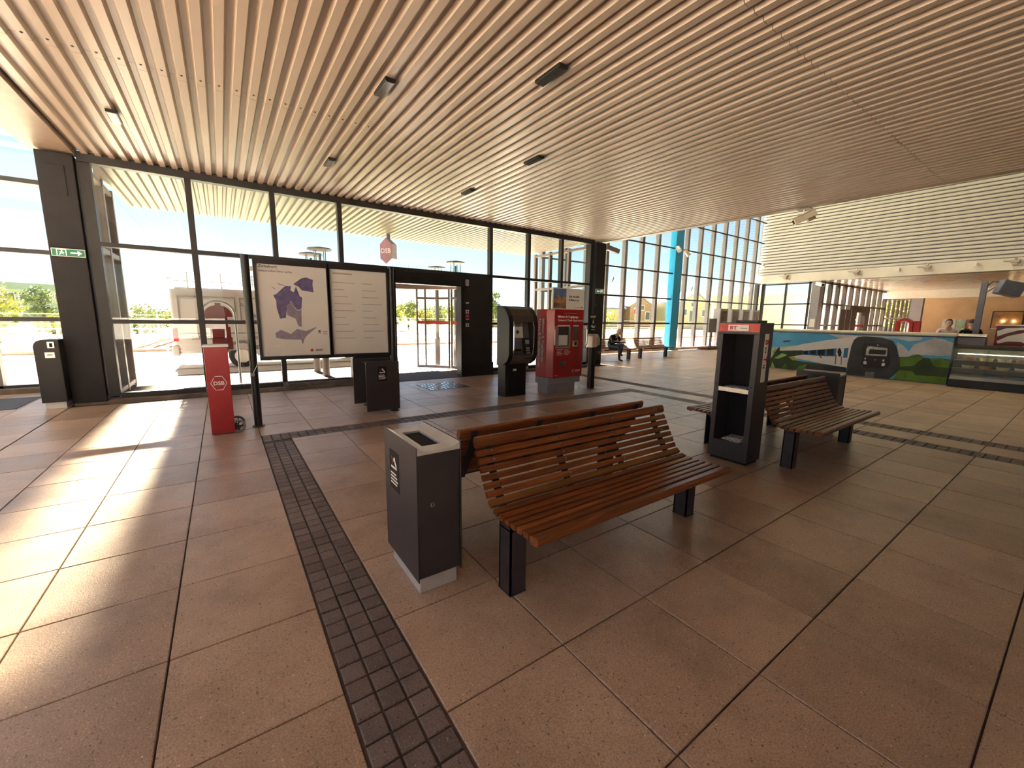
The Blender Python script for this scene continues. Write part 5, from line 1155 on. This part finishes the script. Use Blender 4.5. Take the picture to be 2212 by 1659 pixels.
MB().tube([(VX0-.02, 15.3, .42), (VX0-.22, 15.3, .40), (VX0-.24, 15.3, .50)], .03, 8).build('tow_hook', M_STEEL, vn)
rr = MB()
for y in (VY0+.30, VY1-.30):
    rr.tube([(-1.0, y, 2.40), (3.2, y, 2.40)], .025, 6); rr.tube([(-.75, y, 2.62), (3.2, y, 2.62)], .016, 6); rr.tube([(-.75, y, 2.52), (3.2, y, 2.52)], .012, 6)
    for k in range(6): rr.tube([(-.70+.76*k, y, 2.29), (-.70+.76*k, y, 2.64)], .016, 6)
for k in range(6): rr.tube([(-.70+.76*k, VY0+.30, 2.40), (-.70+.76*k, VY1-.30, 2.40)], .018, 6)
rr.tube([(-1.0, VY0+.3, 2.46), (-1.12, VY0+.3, 2.44), (-1.12, VY1-.3, 2.44), (-1.0, VY1-.3, 2.46)], .02, 6)
rr.build('roof_rack', M_RAIL, vn)
ldr = MB()
for y in (14.95, 15.3): ldr.tube([(-.6, y, 2.47), (3.0, y, 2.47)], .02, 6)
for k in range(11): ldr.tube([(-.5+.33*k, 14.95, 2.47), (-.5+.33*k, 15.3, 2.47)], .014, 6)
tag(ldr.build('ladder', M_RAIL), 'aluminium ladder lying on the roof rack of the white van', 'ladder')
m_vl = mat('van_letter_grey', (.07, .065, .06), .6, var=.03)
text('SIKRINGS', .13, m_vl, vn, (-.72, VY0-.006, .80), sx=.9); text('BUTIKS', .13, m_vl, vn, (.75, VY0-.006, .80), sx=.9); text('KIM', .19, m_vl, vn, (.76, VY0-.02, 1.40)); text('AR', .17, m_vl, vn, (.44, VY0+.01, 1.72))
MB().box(3.55, 4.0, VY0+.02, VY0+.06, 1.28, 1.80).build('cab_window', mat('cab_window', (.03, .035, .04), .1, var=.05), vn)

# ================================================================ HOOP WITH RED SIGN, STREET LAMPS, HANGING SIGN
hp = wthing('hoop_stand', 'steel arched hoop stand with a red cut-out panel just outside the glass', 'stand', (-.06, 10.8, -.015))
arch_ = [(-.36, 10.8, 0)] + [(-.06-.30*math.cos(R(a)), 10.8, 1.48+.30*math.sin(R(a))) for a in range(0, 181, 15)] + [(.24, 10.8, 0)]
MB().tube(arch_, .022, 8).build('hoop', M_RAIL, hp)
MB().prism([(-.06-.26*math.cos(R(a)), 1.45+.25*math.sin(R(a))) for a in range(0, 181, 20)], 'y', 10.80, 10.815).build('dome_panel', mat('red_film', (.26, .012, .016), .35, var=.1), hp)
for z0, z1, x0, x1 in ((1.22, 1.46, -.30, .10), (1.0, 1.24, -.22, .14), (.76, 1.02, -.20, .16)): MB().box(x0, x1, 10.79, 10.81, z0, z1).build('panel', mat('red_film', (.26, .012, .016)), hp)
MB().box(-.10, .0, 10.785, 10.80, 1.62, 1.74).build('neck', mat('red_film', (.26, .012, .016)), hp); MB().cyl((-.06, 10.8, 0), (-.06, 10.8, .80), .02, n=8).build('stem', M_RAIL, hp)
LM = None
def lamp(x, y, h, lab):
    t = thing('street_lamp', lab, 'street lamp', (x, y, -.015))
    m_l = mat('lamp_metal', (.20, .18, .17), .5, var=.06)
    MB().lathe([(.085, 0), (.085, .85), (.055, .92), (.055, h-.62)], (0, 0, 0), 14).build('pole', m_l, t)
    MB().lathe([(.10, h-.62), (.14, h-.55), (.14, h-.50), (.03, h-.42), (.03, h-.12)], (0, 0, 0), 16).build('lamp_foot', m_l, t)
    MB().lathe([(.13, h-.48), (.15, h-.10), (.148, h-.10), (.128, h-.48)], (0, 0, 0), 16).build('glass_cylinder', M_GLASS, t)
    for k in range(4): a = R(45+90*k); MB().cyl((.155*math.cos(a), .155*math.sin(a), h-.52), (.155*math.cos(a), .155*math.sin(a), h-.04), .009, n=6).build('rod', m_l, t)
    MB().lathe([(.05, h-.06), (.27, h-.05), (.29, h-.03), (.27, h-.01), (.05, h+.03)], (0, 0, 0), 24).build('lamp_disc', m_l, t)
lamp(2.09, 11.25, 3.15, 'mushroom street lamp nearer the glass of the pair behind the poster board'); lamp(2.04, 12.19, 3.13, 'mushroom street lamp farther from the glass of the pair behind the poster board')
lamp(5.58, 12.11, 3.06, 'mushroom street lamp farther out of the pair beyond the automatic door'); lamp(5.87, 11.40, 3.17, 'mushroom street lamp nearer the glass of the pair beyond the automatic door')
hs = wthing('hanging_sign', 'hexagonal purple hanging sign under the canopy above the door', 'sign', (4.32, 12.8, 3.08))
MB().box(4.27, 4.37, 12.76, 12.84, 3.80, zc(12.8)).build('hanger', M_GREYP, hs)
hexp = [(4.32, 3.08), (4.52, 3.24), (4.52, 3.66), (4.32, 3.84), (4.12, 3.66), (4.12, 3.24)]
cR = Matrix.Rotation(R(-50), 3, 'Z')
def turn(mb):
    mb.v = [tuple(Vector((4.32, 12.8, 0)) + cR @ (Vector(v)-Vector((4.32, 12.8, 0)))) for v in mb.v]; return mb
turn(MB().prism(hexp, 'y', 12.66, 12.94)).build('body', mat('sign_grey', (.34, .32, .36), .5, var=.10), hs)
turn(MB().prism([(4.32+(x-4.32)*.94, 3.46+(z-3.46)*.94) for x, z in hexp], 'y', 12.652, 12.66)).build('face', mat('sign_violet', (.40, .20, .28), .5, var=.10), hs)
xd_ = cR @ Vector((1, 0, 0)); nn_ = cR @ Vector((0, -1, 0)); oo = Vector((4.32, 12.8, 3.40)) + nn_*.150
text('DSB', .19, M_INKW, hs, tuple(oo), tuple(xd_), align='CENTER', bold=.003)
spk = wthing('bird_spikes', 'row of thin bird spikes on top of the door portal', 'spikes', (4.2, 9.55, 2.64))
sp2 = MB()
for k in range(46): sp2.cyl((3.3+.04*k, 9.70, 2.54), (3.3+.04*k+rnd.uniform(-.01, .01), 9.70+rnd.uniform(-.03, .03), 2.74), .0025, n=4)
tag(sp2.build('spikes', M_RAIL, spk), None)

# ================================================================ RAILINGS, TREES, HEDGES, BUILDINGS
def railing(x0, x1, y, label, zs=(.15, .57, .86), th=(.02, .06, .025), step=2.4, m=M_RAIL):
    t = wthing('railing', label, 'railing', ((x0+x1)/2, y, -.05))
    for z, r_ in zip(zs, th): MB().box(x0, x1, y-.02, y+.02, z-r_, z+r_).build('rail', m, t)
    n = int((x1-x0)/step)
    for k in range(n+1): MB().box(x0+k*step-.04, x0+k*step+.04, y-.03, y+.03, -.05, zs[-1]).build('post', m, t)
railing(-22, 34, 23.0, 'long galvanised railing along the far side of the road')
railing(-30, 57, 31.0, 'higher grey railing on the platform behind the road railing', (.9, 1.15, 1.4), (.02, .03, .03), 3.0)
for i, (x, lb) in enumerate(((8.6, 'white slanted bicycle ramp frame outside the door'), (10.0, 'second slanted ramp frame beyond the white one'))):
    t = wthing('ramp_frame', lb, 'ramp', (x, 23.8, -.05))
    for d in (0, .9): MB().tube([(x+d, 23.6, -.05), (x+d-1.1, 24.0, 1.5)], .05, 6).build('beam', M_WHITE, t)
    for k in range(5): u = .15+.17*k; MB().tube([(x-1.1*u, 23.6+.4*u, -.05+1.55*u), (x+.9-1.1*u, 23.6+.4*u, -.05+1.55*u)], .03, 6).build('rung', M_WHITE, t)
stt = wthing('stair_rails', 'brown slanted stair handrails beyond the van', 'railing', (-2.4, 22.6, -.05))
for k in range(3): MB().tube([(-2.9+.5*k, 22.4, .10), (-1.0+.5*k, 22.7, .75)], .03, 6).build('handrail', mat('rust_rail', (.20, .10, .07), .6, var=.1), stt)
def leaf_mesh(rx, ry, rz, n, size, seed, m):
    g = random.Random(seed); mb = MB(); cl = []
    for k in range(max(8, n//55)):
        while True:
            p = Vector((g.uniform(-1, 1), g.uniform(-1, 1), g.uniform(-1, 1)))
            if p.length < 1: break
        cl.append(Vector((p.x*rx*.8, p.y*ry*.8, p.z*rz*.8)))
    for k in range(n):
        c = cl[k % len(cl)]; s = .34*min(rx, rz)
        p = c + Vector((g.gauss(0, s*.55), g.gauss(0, s*.55), g.gauss(0, s*.5)))
        a = Vector((g.uniform(-1, 1), g.uniform(-1, 1), g.uniform(-.4, 1))).normalized(); b = a.orthogonal().normalized(); d = a.cross(b); L = size*g.uniform(.6, 1.2)
        mb.add([p-b*L, p+d*L*.5, p+b*L, p-d*L*.5], [(0, 1, 2, 3)])
    return mb.mesh('crown', m)
def tree(name, label, x, y, h, rx, rz, mi, n=1400, size=.16, trunk=True, grp=None, cat='tree', ry=None):
    t = thing(name, label, cat, (x, y, -.06), 0, grp)
    if trunk:
        MB().tube([(0, 0, 0), (.05, 0, (h-rz)*.6), (0, .03, h-rz*.7)], .12 if h > 3 else .07, 8).build('trunk', M_BARK, t)
        br = MB()
        for k in range(5): a = R(72*k); br.tube([(0, 0, h-rz*1.5), (rx*.5*math.cos(a), rx*.5*math.sin(a), h-rz*.7)], .04, 5)
        br.build('branches', M_BARK, t)
    link('crown', leaf_mesh(rx, ry or rx, rz, n, size, int(abs(x*37+y*11))+mi, M_LEAF[mi]), t, loc=(0, 0, h-rz-(0 if trunk else .15)))
tree('bushy_tree', 'broad yellow-green tree at the edge beyond the left glass', -13.6, 44, 3.5, 2.3, 1.7, 1, 1900, .20)
tree('conifer', 'dark feathery tree standing before the pale glass building', -12.0, 50, 4.0, 1.1, 1.5, 2, 1300, .15)
tree('bushy_tree', 'low yellow-green bush tree left of the feathery tree', -11.6, 38.5, 2.1, 1.4, 1.0, 0, 1200, .16)
for i, (x, h, rx) in enumerate(((-9.5, 1.7, 1.7), (-7.0, 1.9, 1.6), (-4.8, 2.4, 1.5), (-2.6, 2.2, 1.5))):
    tree('hedge_bush', ('round bush behind the railing left of the dark column', 'bush behind the railing seen left of the glass return', 'tallest bush between the glass return and the van', 'bush half hidden behind the white van')[i], x*(1+.10*(i % 2)), 43*(1+.10*(i % 2)), h*(1+.08*(i % 2)), rx, h*.5, (1, 0, 3, 0)[i], 1300, .15, False, cat='bush')
for i, (x, h, rx, mi) in enumerate(((15.6, 2.9, 1.3, 0), (17.2, 3.5, 1.5, 3), (19.2, 2.8, 1.1, 1), (20.9, 3.2, 1.2, 3), (22.6, 3.7, 1.3, 0), (24.6, 3.3, 1.4, 2), (13.2, 3.0, 1.5, 3), (10.6, 3.2, 1.5, 0))):
    tree('park_tree', ('pale tree seen at the open side of the door', 'large round tree seen through the door glass', 'small yellowish tree behind the orange dot', 'feathery tree in the middle of the curved door pane', 'tall tree behind the door edge lamp post', 'dark tree hidden by the black door panel', 'broad tree behind the poster board post', 'broad tree behind the hanging litter bin')[i], x*(1+.11*(i % 2)), 45*(1+.11*(i % 2)), h*(1+.07*(i % 2)), rx, h*.45, mi, 1300, .16, ry=1.3)
tree('conifer', 'slim pale conifer above the blue roof', 35.4, 56, 6.4, 1.2, 2.3, 2, 1300, .22)
tree('park_tree', 'low round tree crown right of the slim conifer', 48, 71, 5.2, 2.0, 1.6, 0, 1200, .25)
tree('garden_shrub', 'yellow-green shrub in front of the low house with solar roof', 42.6, 40, 3.3, 2.3, 1.5, 1, 1900, .20, False, cat='shrub')
tree('street_tree', 'bright green tree beyond the far hall glazing', 57.0, 12.4, 4.6, 1.9, 1.7, 1, 1600, .2)
tree('garden_shrub', 'small shrub under the blue roofed house', 38.6, 52, 2.3, 1.8, 1.1, 1, 1100, .2, False, cat='shrub')
def house(name, label, parts, wins=(), mw=None):
    t = wthing(name, label, 'building', parts[0][1])
    for nm, _, mbx, m in parts: mbx.build(nm, m, t)
    for (x0, x1, y, z0, z1) in wins:
        wf = MB().box(x0-.1, x1+.1, y-.06, y, z0-.1, z1+.1).build('window', M_WHITE, t); MB().box(x0, x1, y-.08, y-.06, z0, z1).build('pane', mat('house_window', (.10, .13, .17), .15, var=.1), wf)
    return t
m_brk = mat('brick_wall', (.34, .21, .16), .8, var=.12, vscale=2); m_yel = mat('yellow_render', (.50, .43, .34), .8, var=.06); m_rf = mat('solar_roof', (.09, .13, .21), .3, var=.3, vscale=.6); m_grf = mat('grey_roof', (.28, .27, .27), .7, var=.1)
def gable(x0, x1, y0, y1, ze, zr, axis='x'):
    """gabled volume; ridge along y when axis == 'y' (gable faces us)"""
    c = (x0+x1)/2
    if axis == 'y': return MB().prism([(x0, -.1), (x1, -.1), (x1, ze), (c, zr), (x0, ze)], 'y', y0, y1)
    c = (y0+y1)/2
    return MB().prism([(y0, -.1), (y1, -.1), (y1, ze), (c, zr), (y0, ze)], 'x', x0, x1)
def roof_slabs(x0, x1, y0, y1, ze, zr, axis):
    if axis == 'y':
        c = (x0+x1)/2; return MB().prism([(x0-.3, ze-.12), (c, zr+.05), (x1+.3, ze-.12), (x1+.3, ze+.08), (c, zr+.28), (x0-.3, ze+.08)], 'y', y0-.3, y1+.3)
    c = (y0+y1)/2; return MB().prism([(y0-.3, ze-.12), (c, zr+.05), (y1+.3, ze-.12), (y1+.3, ze+.08), (c, zr+.28), (y0-.3, ze+.08)], 'x', x0-.3, x1+.3)
house('brick_house', 'brick house with pale gable and dark windows beyond the tall glass', [('walls', (64.5, 52, -.05), gable(61.2, 68.0, 50, 58, 4.0, 5.5, 'y'), m_brk), ('roof', None, roof_slabs(61.2, 68.0, 50.2, 58, 4.0, 5.5, 'y'), m_grf)], [(62.6, 63.6, 50, 1.6, 3.0), (65.6, 66.8, 50, 1.6, 3.0), (64.2, 65.0, 50, 3.4, 4.2)])
house('low_house', 'low yellow house with a dark blue solar roof beside the brick house', [('walls', (56.5, 52, -.05), gable(49.5, 60.2, 50.5, 57, 3.5, 5.4, 'x'), m_yel), ('roof', None, roof_slabs(49.5, 60.2, 50.5, 57, 3.5, 5.4, 'x'), m_rf)], [(52.0, 53.2, 50.5, 1.2, 2.5), (55.5, 56.7, 50.5, 1.2, 2.5)])
house('blue_roofed_house', 'low house with a blue roof beyond the pane right of the door', [('walls', (40.0, 60, -.05), gable(35.0, 46.0, 59, 66, 3.4, 4.6, 'x'), m_yel), ('roof', None, roof_slabs(35.0, 46.0, 59, 66, 3.4, 4.6, 'x'), mat('blue_roof', (.10, .22, .48), .5, var=.1))], [(36.0+1.6*k, 36.8+1.6*k, 59, 1.4, 2.6) for k in range(5)])
house('yellow_house', 'pale yellow gabled house right of the blue column outside', [('walls', (73.0, 47, -.05), gable(69.2, 78.5, 45, 53, 4.9, 6.7, 'y'), m_yel), ('roof', None, roof_slabs(69.2, 78.5, 45.2, 53, 4.9, 6.7, 'y'), m_grf)], [(72.0, 73.8, 45, 1.2, 3.4), (76.2, 77.6, 45, 2.4, 3.6), (70.0, 71.0, 45, 2.6, 3.6), (72.3, 73.4, 45, 4.2, 4.9)])
house('long_house', 'long pale house with grey roof and chimney beside the yellow house', [('walls', (90, 47, -.05), gable(79.8, 104, 46, 54, 4.8, 6.6, 'x'), mat('cream_render', (.52, .46, .39), .8, var=.05)), ('roof', None, roof_slabs(79.8, 104, 46, 54, 4.8, 6.6, 'x'), m_grf), ('chimney', None, MB().box(89.5, 91.0, 49.2, 50.8, 6.2, 8.0), m_grf)], [(81.5+3.4*k, 83.0+3.4*k, 46, 1.4, 3.4) for k in range(6)])
house('white_house', 'white rendered house with storeys seen through the cross glazing', [('walls', (64, 24, -.05), MB().box(60, 70, 14.5, 34, -.1, 4.9), mat('white_render', (.58, .54, .50), .8, var=.04)), ('roof', None, MB().box(59.6, 70.4, 14.1, 34.4, 4.9, 5.15), m_grf)], [])
for k in range(5):
    pass
house('glass_building', 'pale blue-white office building beyond the trees on the left', [('walls', (-22, 92, -.05), MB().box(-30, -15.5, 90, 98, -.1, 4.6), mat('office_white', (.40, .42, .44), .6, var=.05)), ('roof', None, MB().prism([(-27, 4.6), (-16, 4.6), (-18.5, 5.4), (-25.5, 5.6)], 'y', 89.5, 98), mat('office_roof', (.22, .28, .34), .4, var=.08))], [(-29.0+1.8*k, -27.7+1.8*k, 90, 2.9, 4.1) for k in range(7)])
rs = wthing('traffic_sign', 'round red-rimmed traffic sign on a pole outside', 'traffic sign', (37.7, 30, -.05))
MB().cyl((37.7, 30, -.05), (37.7, 30, 2.4), .04, n=8).build('pole', M_RAIL, rs); MB().cyl((37.7, 29.97, 2.5), (37.7, 29.93, 2.5), .40, n=22).build('disc', M_INKR, rs); MB().cyl((37.7, 29.93, 2.5), (37.7, 29.92, 2.5), .28, n=22).build('disc_centre', mat('sign_blue', (.05, .12, .45), .5, var=.03), rs)
